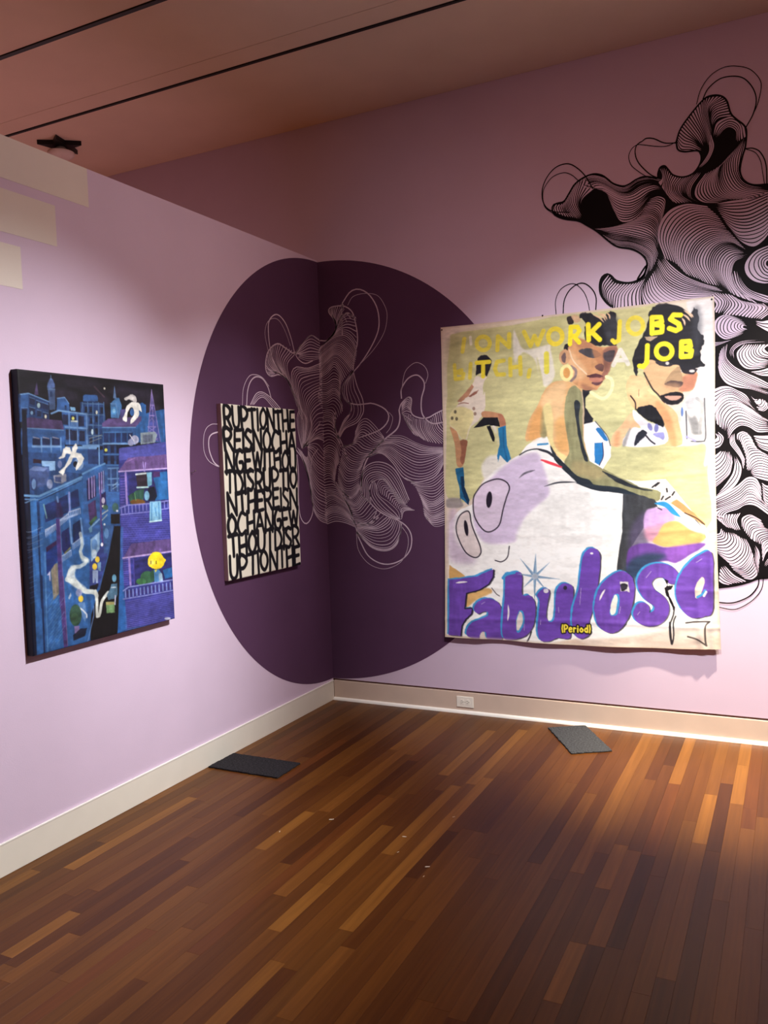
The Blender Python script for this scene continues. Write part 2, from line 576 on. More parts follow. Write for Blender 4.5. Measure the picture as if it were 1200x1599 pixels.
WB.append([w3((850, 260), (900, 150), (980, 110), (1080, 190), (1190, 330)), w3((840, 340), (920, 240), (1000, 260), (1090, 350), (1190, 380)),
           w3((800, 430), (900, 350), (980, 400), (1060, 440), (1150, 430)), w3((720, 450), (830, 440), (920, 510), (1040, 530), (1090, 500)),
           w3((680, 450), (790, 560), (900, 600), (1000, 570)), w3((680, 560), (780, 670), (880, 690), (950, 640)),
           w3((660, 640), (740, 760), (850, 780), (920, 720)), w3((640, 740), (720, 880), (820, 880), (890, 840)),
           w3((630, 850), (700, 980), (790, 1000), (880, 930)), w3((640, 950), (740, 1070), (830, 1040), (890, 960)),
           w3((720, 1080), (820, 1120), (900, 1010)), w3((740, 1150), (850, 1190), (940, 1080)), w3((790, 1250), (880, 1270), (1000, 1130)),
           w3((830, 1350), (960, 1370), (1080, 1250)), w3((850, 1420), (1000, 1440), (1130, 1350))])
WB.append([w5((200, 640), (330, 640), (390, 520)), w5((190, 670), (360, 680), (490, 590)), w5((200, 690), (400, 720), (520, 660), (560, 590)),
           w5((200, 720), (380, 800), (530, 770), (600, 640)), w5((200, 750), (360, 880), (530, 890), (630, 760), (645, 660)),
           w5((200, 760), (340, 900), (490, 935), (600, 870), (650, 700))])
WB.append([w5((220, 250), (260, 80), (380, 10), (520, 40), (620, 150), (720, 380)), w5((240, 330), (250, 160), (360, 80), (500, 110), (600, 230), (690, 420)),
           w5((290, 390), (290, 200), (390, 140), (480, 170), (560, 280), (650, 420)), w5((330, 420), (320, 260), (400, 190), (470, 200), (540, 290), (620, 430))])
WB.append([w5((390, 260), (420, 200), (480, 190)), w5((430, 330), (450, 260), (530, 250)), w5((490, 370), (510, 310), (590, 330)),
           w5((550, 430), (570, 390), (640, 400)), w5((600, 480), (620, 440), (690, 450)), w5((640, 530), (660, 490), (740, 490)), w5((650, 600), (680, 520), (780, 510))])
WB.append([w5((340, 220), (320, 350), (420, 500), (600, 600)), w5((370, 220), (370, 350), (470, 480), (620, 600)), w5((390, 270), (420, 360), (520, 430), (610, 520), (635, 600))])
WB.append([w4((430, 960), (560, 970), (720, 1050), (880, 1100), (1090, 1110)), w4((330, 1030), (480, 1030), (640, 1080), (820, 1150), (1090, 1150)),
           w4((250, 1090), (400, 1070), (560, 1150), (760, 1230), (1000, 1190), (1090, 1160)), w4((200, 1150), (380, 1120), (540, 1230), (740, 1330), (950, 1280), (1090, 1170)),
           w4((150, 1210), (300, 1150), (450, 1230), (600, 1380), (780, 1440), (950, 1380), (1090, 1210)),
           w4((120, 1230), (280, 1180), (420, 1290), (560, 1480), (700, 1540), (850, 1520), (980, 1450), (1090, 1260))])
WB.append([w5((700, 180), (820, 230), (960, 210), (1110, 90)), w5((800, 270), (900, 300), (1010, 290), (1100, 200)), w5((830, 330), (930, 400), (1000, 400), (1100, 320)),
           w5((860, 400), (930, 470), (1010, 460), (1100, 400)), w5((880, 470), (970, 550), (1080, 510), (1120, 470)), w5((890, 550), (960, 610), (1100, 580)), w5((910, 600), (1000, 680), (1130, 650))])
WB.append([w4((545, 570), (620, 485), (665, 540)), w4((545, 620), (600, 570), (650, 620)), w4((545, 690), (600, 670), (660, 690)), w4((560, 700), (600, 800), (680, 920)),
           w4((650, 720), (650, 820), (760, 970)), w4((720, 760), (730, 860), (820, 1010)), w4((810, 770), (830, 890), (920, 1040)),
           w4((880, 790), (920, 920), (1050, 1050)), w4((950, 720), (980, 860), (1080, 960)), w4((1040, 660), (1060, 780), (1090, 850))])
WB.append([w1((430, 900), (480, 810), (540, 795), (620, 850), (700, 940)), w1((460, 905), (510, 850), (560, 850), (640, 940))])
WS = [(w1((1070, 305), (990, 266), (900, 355), (840, 430), (760, 385), (680, 340), (600, 400), (570, 500), (575, 600), (620, 645), (700, 630), (780, 690), (830, 800), (880, 920), (910, 1050)), 1.6),
      (w2((60, 550), (130, 550), (190, 490), (215, 420), (190, 350), (145, 290), (150, 250), (200, 230), (290, 230), (360, 280), (390, 370), (410, 480), (410, 580), (380, 720), (370, 830), (340, 880)), 1.5),
      (w3((110, 560), (130, 800), (130, 1100), (150, 1320), (210, 1420), (270, 1380), (310, 1250), (290, 1050), (250, 850), (180, 620), (100, 500)), 1.5),
      (w5((180, 740), (220, 830), (300, 980), (420, 1060), (540, 1070), (660, 1020), (740, 920), (755, 790), (710, 690), (620, 620), (500, 570), (400, 510), (320, 430), (250, 370), (215, 270)), 1.5),
      (w5((180, 740), (200, 920), (300, 1060), (440, 1120), (560, 1100), (660, 1030), (715, 900), (715, 780), (660, 690)), 0.6),
      (w4((510, 640), (540, 560), (620, 485), (665, 510), (655, 640), (690, 710), (790, 745), (880, 735), (960, 690), (1080, 630)), 1.5),
      (w4((510, 640), (520, 760), (480, 880), (350, 990), (240, 1090), (130, 1220), (50, 1420), (40, 1599)), 1.8),
      (w4((540, 500), (540, 380), (620, 250), (730, 205), (810, 270), (825, 360), (790, 500), (790, 650), (830, 740), (930, 810), (1090, 790)), 1.6),
      (w4((540, 400), (580, 180), (660, 80), (740, 50), (830, 100), (870, 200), (840, 310)), 0.7),
      (w2((270, 500), (265, 240), (290, 170), (350, 90), (430, 70), (520, 120), (590, 230), (615, 360), (600, 480), (530, 630), (430, 780), (340, 880), (280, 960), (270, 1040), (310, 1120), (400, 1150), (480, 1145)) +
       w4((180, 560), (320, 620), (380, 700), (360, 800), (270, 890), (150, 940), (0, 990)), 1.5),
      (w4((385, 670), (430, 740), (400, 860), (350, 930)), 0.6),
      (w2((320, 220), (370, 140), (480, 110), (600, 130), (670, 230), (690, 330), (660, 480), (560, 640), (430, 780)), 0.6),
      (w1((720, 620), (640, 500), (610, 380), (595, 250), (600, 130), (650, 70), (700, 80), (760, 160), (810, 300), (840, 420), (880, 490), (940, 525), (1010, 500)), 1.4),
      (w1((590, 400), (562, 250), (580, 150), (630, 105), (690, 120), (750, 220), (800, 360)), 0.6),
      (w1((390, 920), (400, 780), (430, 690), (480, 650), (540, 670), (590, 750), (620, 850)), 1.5),
      (w1((350, 920), (360, 760), (410, 650), (470, 630), (540, 660), (600, 740)), 0.8),
      (w3((200, 440), (300, 340), (400, 150)), 0.8), (w3((280, 780), (300, 600), (370, 490)), 1.0),
      (w3((700, 1070), (760, 1200), (830, 1400), (880, 1580)), 1.3), (w3((600, 900), (660, 1010), (720, 1090)), 1.2),
      (w3((590, 30), (600, 250), (680, 430), (740, 600)), 1.3)]
fL = Fm(310, 640, 16)
WS += [(fL((600, 540), (445, 565), (330, 610), (265, 700), (250, 850), (270, 1020), (330, 1200), (410, 1340), (560, 1450)), 1.4),
       (fL((600, 360), (430, 355), (330, 360), (210, 440), (140, 600), (120, 850), (150, 1080), (250, 1270), (390, 1370), (560, 1450)), 0.6)]
PXM = 0.0045   # one photo pixel on these walls, in metres
Q = Quads()
for keys in WB:
    nn = max(4, int(band_span(keys) / 3.3))
    for C in band_curves(keys, nn, ext=0.03):
        Q.stroke(corner_sz(C), PXM * RNG.uniform(0.55, 1.35))
for pts, w in WS:
    Q.stroke(corner_sz(smooth(pts, 70)), PXM * w * 1.15)


def fold_corner(V, e=0.0016):
    s, z = V[:, 0], V[:, 1]
    return loc_off(np.stack([np.where(s >= 0, np.maximum(s, e), e), np.where(s >= 0, -e, np.minimum(s, -e)), z], 1))


lo_ = link('line_drawing', Q.mesh('line_drawing', fold_corner), M['pale_line'], mural)
tag(lo_, 'pale mauve flowing contour lines', kind='stuff')

# ------------------------------------------------------------------ black flowing line mural on the right wall
k1, k2, k3, k4 = Fm(1000, 90, 6), Fm(840, 230, 6), Fm(1000, 260, 6), Fm(860, 370, 6)
k5, k6, k7, k8 = Fm(1040, 400, 7.5), Fm(1100, 530, 10.66), Fm(1100, 660, 10.66), Fm(1100, 800, 9.99)
BB = []   # (keys, pitch px, black line px)
BB.append(([k1((350, 800), (380, 870), (470, 870), (560, 890)), k1((360, 720), (420, 770), (500, 800), (590, 860)), k1((400, 610), (470, 690), (540, 770), (600, 860)),
            k1((470, 530), (540, 640), (590, 730), (620, 850)), k1((560, 440), (580, 560), (620, 680), (650, 820)), k1((640, 390), (610, 480), (630, 600), (670, 740)),
            k1((760, 380), (650, 460), (650, 580), (680, 690)), k1((830, 440), (700, 490), (660, 580), (690, 660)), k1((850, 540), (740, 560), (690, 620), (690, 690))], 3.7, 1.7))
BB.append(([k1((690, 720), (720, 620), (800, 570), (880, 560), (960, 620), (985, 720)), k1((710, 740), (760, 660), (840, 610), (920, 650), (930, 760)),
            k1((720, 760), (780, 680), (840, 650), (900, 690), (900, 780))], 3.4, 1.6))
BB.append(([k1((990, 760), (950, 950), (935, 1060), (1000, 1160), (1200, 1210)), k1((940, 800), (860, 960), (880, 1110), (980, 1220), (1180, 1250)),
            k1((900, 850), (790, 980), (780, 1120), (860, 1250), (1050, 1310)), k1((850, 920), (740, 1030), (720, 1160), (770, 1270), (900, 1320)),
            k1((720, 1040), (650, 1140), (640, 1230), (690, 1310), (800, 1330)), k1((610, 1100), (540, 1200), (530, 1290), (600, 1350), (720, 1360))], 3.9, 1.8))
BB.append(([k1((190, 1040), (210, 1100), (210, 1150), (190, 1180)), k1((260, 1060), (240, 1150), (230, 1250), (300, 1340)), k1((330, 1110), (290, 1190), (300, 1270), (400, 1350)),
            k1((420, 1120), (350, 1210), (380, 1290), (470, 1350)), k1((500, 1090), (420, 1200), (430, 1290), (520, 1350)), k1((560, 1090), (480, 1210), (480, 1310), (560, 1360))], 3.4, 1.7))
BB.append(([k1((670, 740), (690, 840), (640, 960), (560, 1040)), k1((650, 800), (650, 880), (600, 970), (540, 1040))], 3.0, 1.4))
BB.append(([k2((150, 540), (140, 570), (150, 600)), k2((240, 530), (220, 570), (250, 640)), k2((300, 440), (270, 560), (330, 650)), k2((350, 360), (310, 520), (390, 660)),
            k2((420, 310), (370, 500), (430, 650)), k2((520, 380), (410, 500), (430, 620))], 3.5, 1.7))
BB.append(([k2((380, 330), (500, 270), (620, 290), (720, 350), (830, 370), (930, 310), (1050, 285), (1130, 300)), k2((430, 330), (540, 310), (650, 340), (750, 400), (850, 410), (960, 340), (1080, 320), (1150, 350)),
            k2((490, 370), (580, 350), (680, 400), (780, 450), (880, 440), (980, 380), (1090, 350), (1160, 380)), k2((640, 420), (680, 460), (760, 510), (860, 530), (960, 490), (1040, 430), (1120, 400), (1180, 410)),
            k2((670, 480), (720, 570), (800, 610), (890, 600), (970, 540), (1040, 460), (1120, 420), (1190, 420)), k2((710, 580), (770, 680), (850, 690), (930, 650), (1000, 570), (1050, 490), (1110, 440), (1180, 430))], 3.6, 1.7))
BB.append(([k2((1060, 490), (1130, 470), (1190, 500), (1190, 580)), k2((1000, 580), (1090, 570), (1150, 620), (1160, 700)), k2((930, 670), (1030, 650), (1110, 690), (1140, 780)),
            k2((740, 740), (900, 720), (1040, 750), (1120, 830), (1130, 900)), k2((560, 770), (760, 800), (950, 840), (1070, 880), (1120, 980)),
            k2((560, 790), (720, 870), (880, 890), (1010, 940), (1080, 1010), (1080, 1100)), k2((640, 870), (760, 930), (890, 950), (990, 1010), (1040, 1080), (1020, 1180))], 3.4, 1.7))
BB.append(([k3((230, 830), (180, 680), (200, 540), (290, 420), (440, 360), (600, 375)), k3((330, 880), (280, 720), (330, 580), (430, 480), (560, 430), (700, 460)),
            k3((420, 980), (350, 850), (380, 680), (490, 570), (620, 520), (760, 550)), k3((520, 1020), (440, 880), (480, 740), (570, 650), (690, 600), (820, 620)),
            k3((620, 1070), (520, 900), (570, 760), (680, 680), (790, 660), (900, 700)), k3((720, 1090), (630, 930), (660, 800), (750, 720), (860, 710), (970, 770)),
            k3((790, 1120), (710, 960), (720, 850), (800, 770), (890, 760), (980, 790)), k3((870, 1180), (790, 1020), (810, 890), (880, 830), (960, 820), (1000, 810)),
            k3((1060, 1260), (900, 1130), (860, 990), (890, 890), (970, 850))], 4.7, 1.7))
BB.append(([k3((720, 350), (850, 330), (1000, 310), (1130, 270), (1215, 235)), k3((730, 380), (850, 400), (1000, 390), (1120, 340), (1225, 290)), k3((760, 430), (880, 480), (1010, 480), (1130, 430), (1225, 370)),
            k3((800, 500), (900, 550), (1020, 560), (1140, 510), (1225, 450)), k3((830, 560), (920, 640), (1040, 640), (1150, 600), (1225, 530)), k3((850, 590), (950, 700), (1060, 740), (1150, 690), (1225, 600))], 4.8, 1.7))
BB.append(([k3((1220, 735), (1080, 800), (1000, 900), (1000, 990), (1060, 1060), (1150, 1090), (1220, 1090)), k3((1220, 800), (1130, 850), (1110, 920), (1150, 1000), (1225, 1035)),
            k3((1225, 860), (1180, 890), (1180, 930), (1225, 960))], 4.6, 1.7))
BB.append(([k3((220, 850), (300, 940), (420, 1030), (560, 1090), (700, 1130)), k3((190, 890), (270, 1010), (400, 1090), (560, 1140), (760, 1180)), k3((170, 960), (240, 1080), (380, 1160), (520, 1180), (700, 1190)),
            k3((140, 1010), (180, 1110), (280, 1200), (420, 1250), (600, 1230)), k3((80, 1080), (110, 1180), (190, 1260), (300, 1290)), k3((30, 1120), (20, 1200), (60, 1310)),
            k4((890, 400), (850, 480), (840, 560), (850, 660)), k4((800, 440), (720, 540), (715, 660)), k4((700, 450), (620, 540), (600, 670)), k4((600, 440), (530, 540), (570, 670)), k4((540, 370), (490, 450), (500, 560), (560, 640))], 4.5, 1.7))
BB.append(([k5((530, 470), (600, 560), (560, 640)), k5((600, 440), (690, 530), (640, 660)), k5((680, 450), (760, 560), (680, 680)), k5((770, 460), (860, 570), (780, 680)), k5((880, 520), (970, 590), (880, 690)),
            k5((960, 540), (1060, 600), (980, 710)), k5((1080, 560), (1180, 610), (1060, 720)), k5((1150, 560), (1230, 640), (1130, 730))], 4.6, 1.6))
BB.append(([k5((870, 200), (900, 300), (1000, 400), (1215, 475)), k5((840, 200), (870, 320), (970, 430), (1215, 545)), k5((770, 200), (810, 340), (900, 440), (1060, 510))], 4.6, 1.7))
BB.append(([k5((900, 740), (700, 690), (590, 760), (590, 880), (700, 970), (860, 930)), k5((920, 770), (760, 720), (690, 800), (700, 890), (800, 920), (900, 890)),
            k5((940, 800), (830, 770), (800, 830), (850, 880), (930, 870)), k5((960, 820), (910, 810), (900, 840), (960, 860))], 4.2, 1.5))
BB.append(([k5((1060, 760), (1130, 770), (1215, 760)), k5((1060, 800), (1130, 840), (1215, 880))], 4.0, 1.6))
BB.append(([k5((560, 1010), (660, 1005), (760, 985)), k5((560, 1060), (620, 1040), (700, 1010))], 4.0, 1.6))
BB.append(([k6((470, 340), (430, 200), (520, 80), (700, 20), (1080, 0)), k6((510, 340), (490, 200), (580, 110), (720, 60), (1080, 40))], 4.4, 1.5))
BB.append(([k6((640, 110), (550, 230), (590, 380), (700, 480), (880, 490), (1090, 450)), k6((720, 110), (640, 230), (680, 350), (800, 430), (1090, 420)), k6((800, 110), (740, 220), (790, 320), (900, 390), (1090, 385)),
            k6((870, 100), (820, 200), (880, 290), (1090, 345)), k6((950, 100), (900, 190), (960, 270), (1090, 300)), k6((1080, 90), (1000, 160), (1085, 235))], 4.5, 1.5))
BB.append(([k6((380, 130), (370, 300), (500, 450), (700, 560), (880, 640), (1090, 745)), k6((310, 190), (330, 360), (480, 530), (680, 640), (880, 740), (1090, 835)),
            k6((260, 300), (290, 450), (420, 600), (620, 700), (850, 790), (1090, 865)), k6((250, 500), (280, 600), (380, 720), (560, 790), (800, 830), (1090, 930))], 3.7, 1.5))
BB.append(([k6((800, 540), (950, 520), (1090, 480)), k6((880, 580), (980, 600), (1090, 600))], 4.0, 1.6))
BB.append(([k6((190, 830), (300, 790), (420, 790), (560, 850), (700, 930), (800, 1080), (870, 1200)), k6((190, 960), (320, 880), (450, 860), (600, 930), (740, 1040), (860, 1190)),
            k6((200, 1100), (300, 960), (460, 920), (620, 1000), (780, 1120), (900, 1220)), k6((210, 1340), (240, 1160), (380, 1020), (560, 1030), (760, 1140), (920, 1260)),
            k6((290, 1420), (290, 1240), (420, 1100), (600, 1100), (800, 1220), (1090, 1355)), k6((340, 1470), (360, 1330), (480, 1190), (640, 1180), (820, 1290), (1090, 1395)),
            k6((390, 1490), (430, 1380), (560, 1270), (700, 1290), (880, 1390), (1090, 1430)), k6((410, 1560), (470, 1450), (600, 1370), (760, 1400), (900, 1470), (1090, 1480)),
            k6((420, 1620), (500, 1500), (620, 1430), (760, 1460), (900, 1540), (1090, 1535))], 4.5, 1.5))
BB.append(([k6((790, 950), (830, 990), (860, 1000)), k6((890, 1090), (940, 1090), (970, 1050), (960, 1000)), k6((880, 1110), (970, 1150), (1030, 1100), (1030, 1040)), k6((920, 1180), (1010, 1190), (1085, 1120))], 4.2, 1.5))
BB.append(([k7((250, 160), (320, 230), (320, 310), (270, 390), (190, 430)), k7((230, 190), (280, 250), (270, 330), (190, 370)), k7((190, 180), (225, 240), (190, 280))], 4.4, 1.5))
BB.append(([k7((270, 480), (230, 520), (180, 560)), k7((340, 490), (280, 600), (185, 680)), k7((390, 480), (370, 620), (280, 740), (185, 800)), k7((430, 520), (410, 660), (330, 800), (185, 920)),
            k7((460, 560), (450, 720), (370, 870), (185, 1020)), k7((470, 680), (430, 840), (320, 960), (185, 1080))], 4.3, 1.6))
BB.append(([k7((500, 580), (510, 700), (470, 860), (340, 1050), (230, 1170)), k7((530, 600), (560, 740), (530, 890), (400, 1060), (250, 1180)), k7((560, 600), (620, 740), (600, 900), (500, 1060), (330, 1180), (190, 1260))], 4.0, 1.5))
BB.append(([k7((430, 260), (440, 360), (540, 490), (620, 610), (650, 740)), k7((470, 220), (480, 340), (570, 470), (640, 580), (670, 660)), k7((510, 200), (520, 320), (600, 450), (670, 590))], 3.0, 1.2))
BB.append(([k7((550, 270), (560, 190), (640, 150), (710, 170)), k7((610, 300), (640, 220), (720, 200), (780, 240)), k7((650, 400), (680, 310), (760, 290), (830, 350)), k7((690, 500), (730, 400), (850, 410), (920, 470)),
            k7((710, 610), (760, 480), (900, 460), (1030, 520)), k7((720, 740), (780, 600), (900, 550), (1090, 590)), k7((750, 800), (820, 690), (940, 640), (1090, 690)), k7((770, 820), (860, 750), (960, 740), (1090, 770)),
            k7((780, 850), (900, 830), (1090, 860)), k7((800, 880), (900, 920), (1090, 970))], 4.4, 1.5))
BB.append(([k7((840, 220), (950, 230), (1090, 230)), k7((870, 310), (960, 360), (1090, 390)), k7((880, 360), (960, 430), (1090, 480))], 4.0, 1.7))
BB.append(([k7((190, 1260), (400, 1150), (560, 1050), (700, 930), (800, 910), (880, 950), (930, 1040)), k7((190, 1330), (400, 1240), (580, 1130), (700, 1020), (800, 1000), (880, 1050), (940, 1150)),
            k7((205, 1380), (420, 1300), (600, 1200), (720, 1100), (820, 1090), (900, 1180), (950, 1290)), k7((215, 1440), (400, 1370), (600, 1290), (720, 1180), (830, 1180), (920, 1270), (1090, 1400)),
            k7((240, 1560), (300, 1470), (500, 1400), (640, 1330), (740, 1270), (860, 1290), (960, 1350), (1090, 1440)), k7((300, 1599), (380, 1500), (560, 1440), (680, 1370), (800, 1360), (900, 1400), (1090, 1540))], 3.9, 1.4))
BB.append(([k7((970, 1010), (1020, 1050), (1090, 1070)), k7((980, 1130), (1020, 1190), (1090, 1230)), k7((990, 1260), (1030, 1330), (1090, 1370))], 4.0, 1.6))
BB.append(([k8((200, 30), (210, 80), (240, 130)), k8((280, 60), (300, 150), (360, 230)), k8((370, 40), (360, 140), (430, 240)), k8((480, 40), (440, 140), (500, 270)), k8((560, 20), (510, 130), (560, 260))], 3.6, 1.4))
BB.append(([k8((590, 200), (600, 90), (720, 40), (870, 110)), k8((630, 260), (660, 150), (770, 90), (920, 200)), k8((680, 330), (720, 220), (830, 190), (950, 240)), k8((720, 380), (760, 270), (880, 240), (1015, 270)),
            k8((810, 450), (820, 360), (900, 310), (1020, 300)), k8((850, 480), (880, 400), (1020, 350)), k8((900, 500), (920, 450), (1020, 400)), k8((910, 650), (950, 520), (1020, 460)), k8((920, 750), (960, 640), (1020, 570))], 4.3, 1.6))
BB.append(([k8((190, 345), (250, 325), (270, 260)), k8((190, 430), (310, 400), (330, 320)), k8((190, 530), (350, 520), (440, 430), (420, 330)), k8((220, 615), (400, 650), (530, 540), (540, 430), (490, 350)),
            k8((270, 685), (430, 780), (590, 680), (640, 540), (600, 430)), k8((410, 800), (560, 850), (690, 720), (730, 590), (680, 460)), k8((480, 900), (620, 900), (720, 800), (760, 680)),
            k8((560, 960), (680, 960), (780, 870), (790, 800)), k8((640, 1030), (740, 1040), (820, 980), (830, 920))], 4.5, 1.6))
BB.append(([k8((770, 530), (790, 650), (800, 770), (850, 930)), k8((800, 530), (830, 650), (830, 760), (850, 850)), k8((790, 500), (850, 600), (870, 690))], 3.6, 1.5))
BB.append(([k8((240, 1070), (300, 1110), (380, 1130)), k8((250, 960), (340, 1040), (460, 1100)), k8((280, 860), (380, 1000), (540, 1090)), k8((340, 850), (470, 980), (640, 1070))], 3.6, 1.6))
BB.append(([k8((1020, 700), (960, 780), (920, 880)), k8((1020, 780), (970, 840), (930, 900))], 4.2, 1.8))

SIL = (k1((340, 790), (380, 670), (470, 540), (570, 420), (640, 365), (740, 355), (810, 400), (850, 520), (900, 575), (970, 630), (998, 690), (988, 830), (962, 920), (942, 1010), (940, 1080), (975, 1150), (1060, 1192), (1225, 1185)) +
       [(1206, 290), (1206, 901)] + k8((1000, 1020), (840, 1032), (700, 1082), (500, 1135), (235, 1170)) + [(1108, 915), (1104, 700), (1100, 500), (1080, 480), (960, 496)] +
       k4((575, 655), (520, 610), (470, 530), (463, 440), (485, 375), (530, 348), (570, 363), (620, 410), (720, 430), (810, 410), (880, 350), (905, 260)) +
       k2((1020, 1060), (970, 1000), (880, 955), (760, 935), (680, 890), (560, 790), (460, 730), (380, 690), (250, 672), (160, 632), (138, 580), (150, 540), (200, 522), (250, 506), (300, 426), (350, 346), (430, 286), (520, 252), (600, 262), (660, 302), (710, 342), (800, 366), (860, 346), (920, 306), (1000, 276), (1100, 287), (1125, 290)) +
       k1((168, 1120), (170, 1080), (190, 1030), (230, 1015), (265, 1050), (310, 1100), (400, 1120), (490, 1090), (550, 1020), (575, 940), (545, 875), (420, 882), (355, 860)))
LOOPS = [(k1((590, 390), (640, 290), (750, 200), (880, 175), (980, 200), (1060, 290), (1090, 400), (1060, 530), (990, 660)), 1.3),
         (k1((530, 440), (570, 300), (660, 170), (780, 95), (900, 80), (1030, 110), (1120, 200), (1135, 290), (1100, 440), (1050, 550)), 0.9),
         (k2((1130, 290), (1050, 250), (950, 150), (915, 60), (925, -10), (960, -45)) + k1((20, 785), (60, 757), (130, 760), (230, 800), (340, 800)), 1.3),
         (k2((1020, 275), (950, 230), (880, 170), (855, 90), (880, 20), (930, -20)) + k1((30, 818), (150, 832), (250, 830), (340, 790)), 0.9),
         (k2((520, 390), (440, 260), (350, 180), (270, 155), (170, 190), (90, 280), (45, 400), (60, 530), (140, 600), (300, 610)), 1.3),
         (k2((400, 330), (320, 260), (240, 240), (140, 280), (70, 370), (50, 450), (70, 560), (160, 630)), 0.9),
         (k4((120, 730), (130, 600), (180, 500), (260, 440), (330, 440), (400, 500), (430, 580), (425, 690)), 1.4),
         (k4((55, 730), (50, 600), (90, 500), (170, 445), (240, 445), (310, 510), (350, 600), (370, 700)), 0.9),
         (k1((985, 855), (1060, 850), (1130, 890), (1180, 1000), (1190, 1190)), 1.3), (k1((985, 855), (1080, 890), (1130, 970), (1150, 1080), (1170, 1200)), 0.8),
         (k8((860, 1020), (840, 1150), (730, 1290), (560, 1380), (400, 1415), (200, 1400)), 1.4), (k8((930, 1010), (900, 1190), (780, 1350), (600, 1470), (440, 1515), (200, 1470)), 0.9)]
XM = 2.745
lm = thing('line_mural', (2.3, 0.0, 0.9))
tag(lm, 'black flowing ribbon line mural painted on lilac wall behind the hanging banner', 'mural')


def onwall(e, flip=False):
    def f(V):
        x = V[:, 0]
        if flip:
            x = 2 * XM - x
        return np.stack([x - 2.3, np.full(len(V), -e), V[:, 1] - 0.9], 1)
    return f


sp_ = right_xz(np.array(SIL))
sp_[:, 0] = np.minimum(sp_[:, 0], XM)
far = np.array([p[0] for p in SIL]) > 1199
sp_[far, 0] = XM
QG, QL = Quads(), Quads()
for keys, pitch, wb in BB:
    nn = max(3, int(round(band_span(keys) / pitch)))
    Cs = band_curves(keys, nn + 1, ext=0.045, side=0.14)
    for i in range(nn):
        a, b = Cs[i], Cs[i + 1]
        d = np.maximum(np.linalg.norm(b - a, axis=1), 1e-6)
        taper = 1.0 + 0.7 * np.abs(np.linspace(-1, 1, len(d))) ** 8
        k = np.minimum(0.5, wb * RNG.uniform(0.8, 1.25) * taper / 2 / d)[:, None]
        QG.strip(right_xz(a + (b - a) * k), right_xz(b - (b - a) * k))
LOOPS += [(SIL[:18], 2.0), (k8((1000, 1020), (840, 1032), (700, 1082), (500, 1135), (200, 1175)), 2.4),
          (k4((575, 655), (520, 610), (470, 530), (463, 440), (485, 375), (530, 348), (570, 363), (620, 410), (720, 430), (810, 410), (880, 350), (905, 260)) + SIL[-43:-13], 2.2), (SIL[-14:] + SIL[:1], 2.0)]
for pts, w in LOOPS:
    QL.stroke(right_xz(smooth(pts, 60 if len(pts) < 14 else 130)), PXM * w)
for fl_ in (False, True):
    P = sp_
    if fl_:   # out of view: the unseen side of the figure ends in a wavy outline
        i0_ = SIL.index((1108, 915))
        wav = smooth([(1136, 908), (1120, 868), (1134, 815), (1116, 765), (1132, 715), (1114, 655), (1130, 600), (1112, 545), (1122, 505), (1092, 512), (1062, 488), (1030, 508), (995, 486), (972, 502)], 70)
        P = np.concatenate([sp_[:i0_], right_xz(wav), sp_[i0_ + 5:]])
        QL.stroke(right_xz(wav), PXM * 2.2)
        P = P[::-1]
    V = onwall(0.0009, fl_)(P)
    link('black_ground', poly_mesh('black_ground', V), M['black_paint'], lm)
    o = link('lilac_strand', QG.mesh('lilac_strand', onwall(0.0018, fl_)), M['wall_paint'], lm)
    tag(o, 'lilac strands left between the black lines', kind='stuff')
    o = link('loop_line', QL.mesh('loop_line', onwall(0.0024, fl_)), M['black_paint'], lm)
    tag(o, 'thin black looping outlines', kind='stuff')

# cream stair-step bars painted high on the left wall
bars = thing('painted_bars', (0.0, -2.4, 2.36))
tag(bars, 'three stepped cream bars painted high on the lilac left wall', 'wall graphic')
for y1, z0, z1 in ((-2.0175, 2.7935, HP - 0.0005), (-2.213, 2.577, 2.751), (-2.4065, 2.361, 2.5335)):
    link('bar', box_mesh('bar', 0.0003, 0.0012, -3.6 + 2.4, y1 + 2.4, z0 - 2.36, z1 - 2.36), M['cream_paint'], bars)

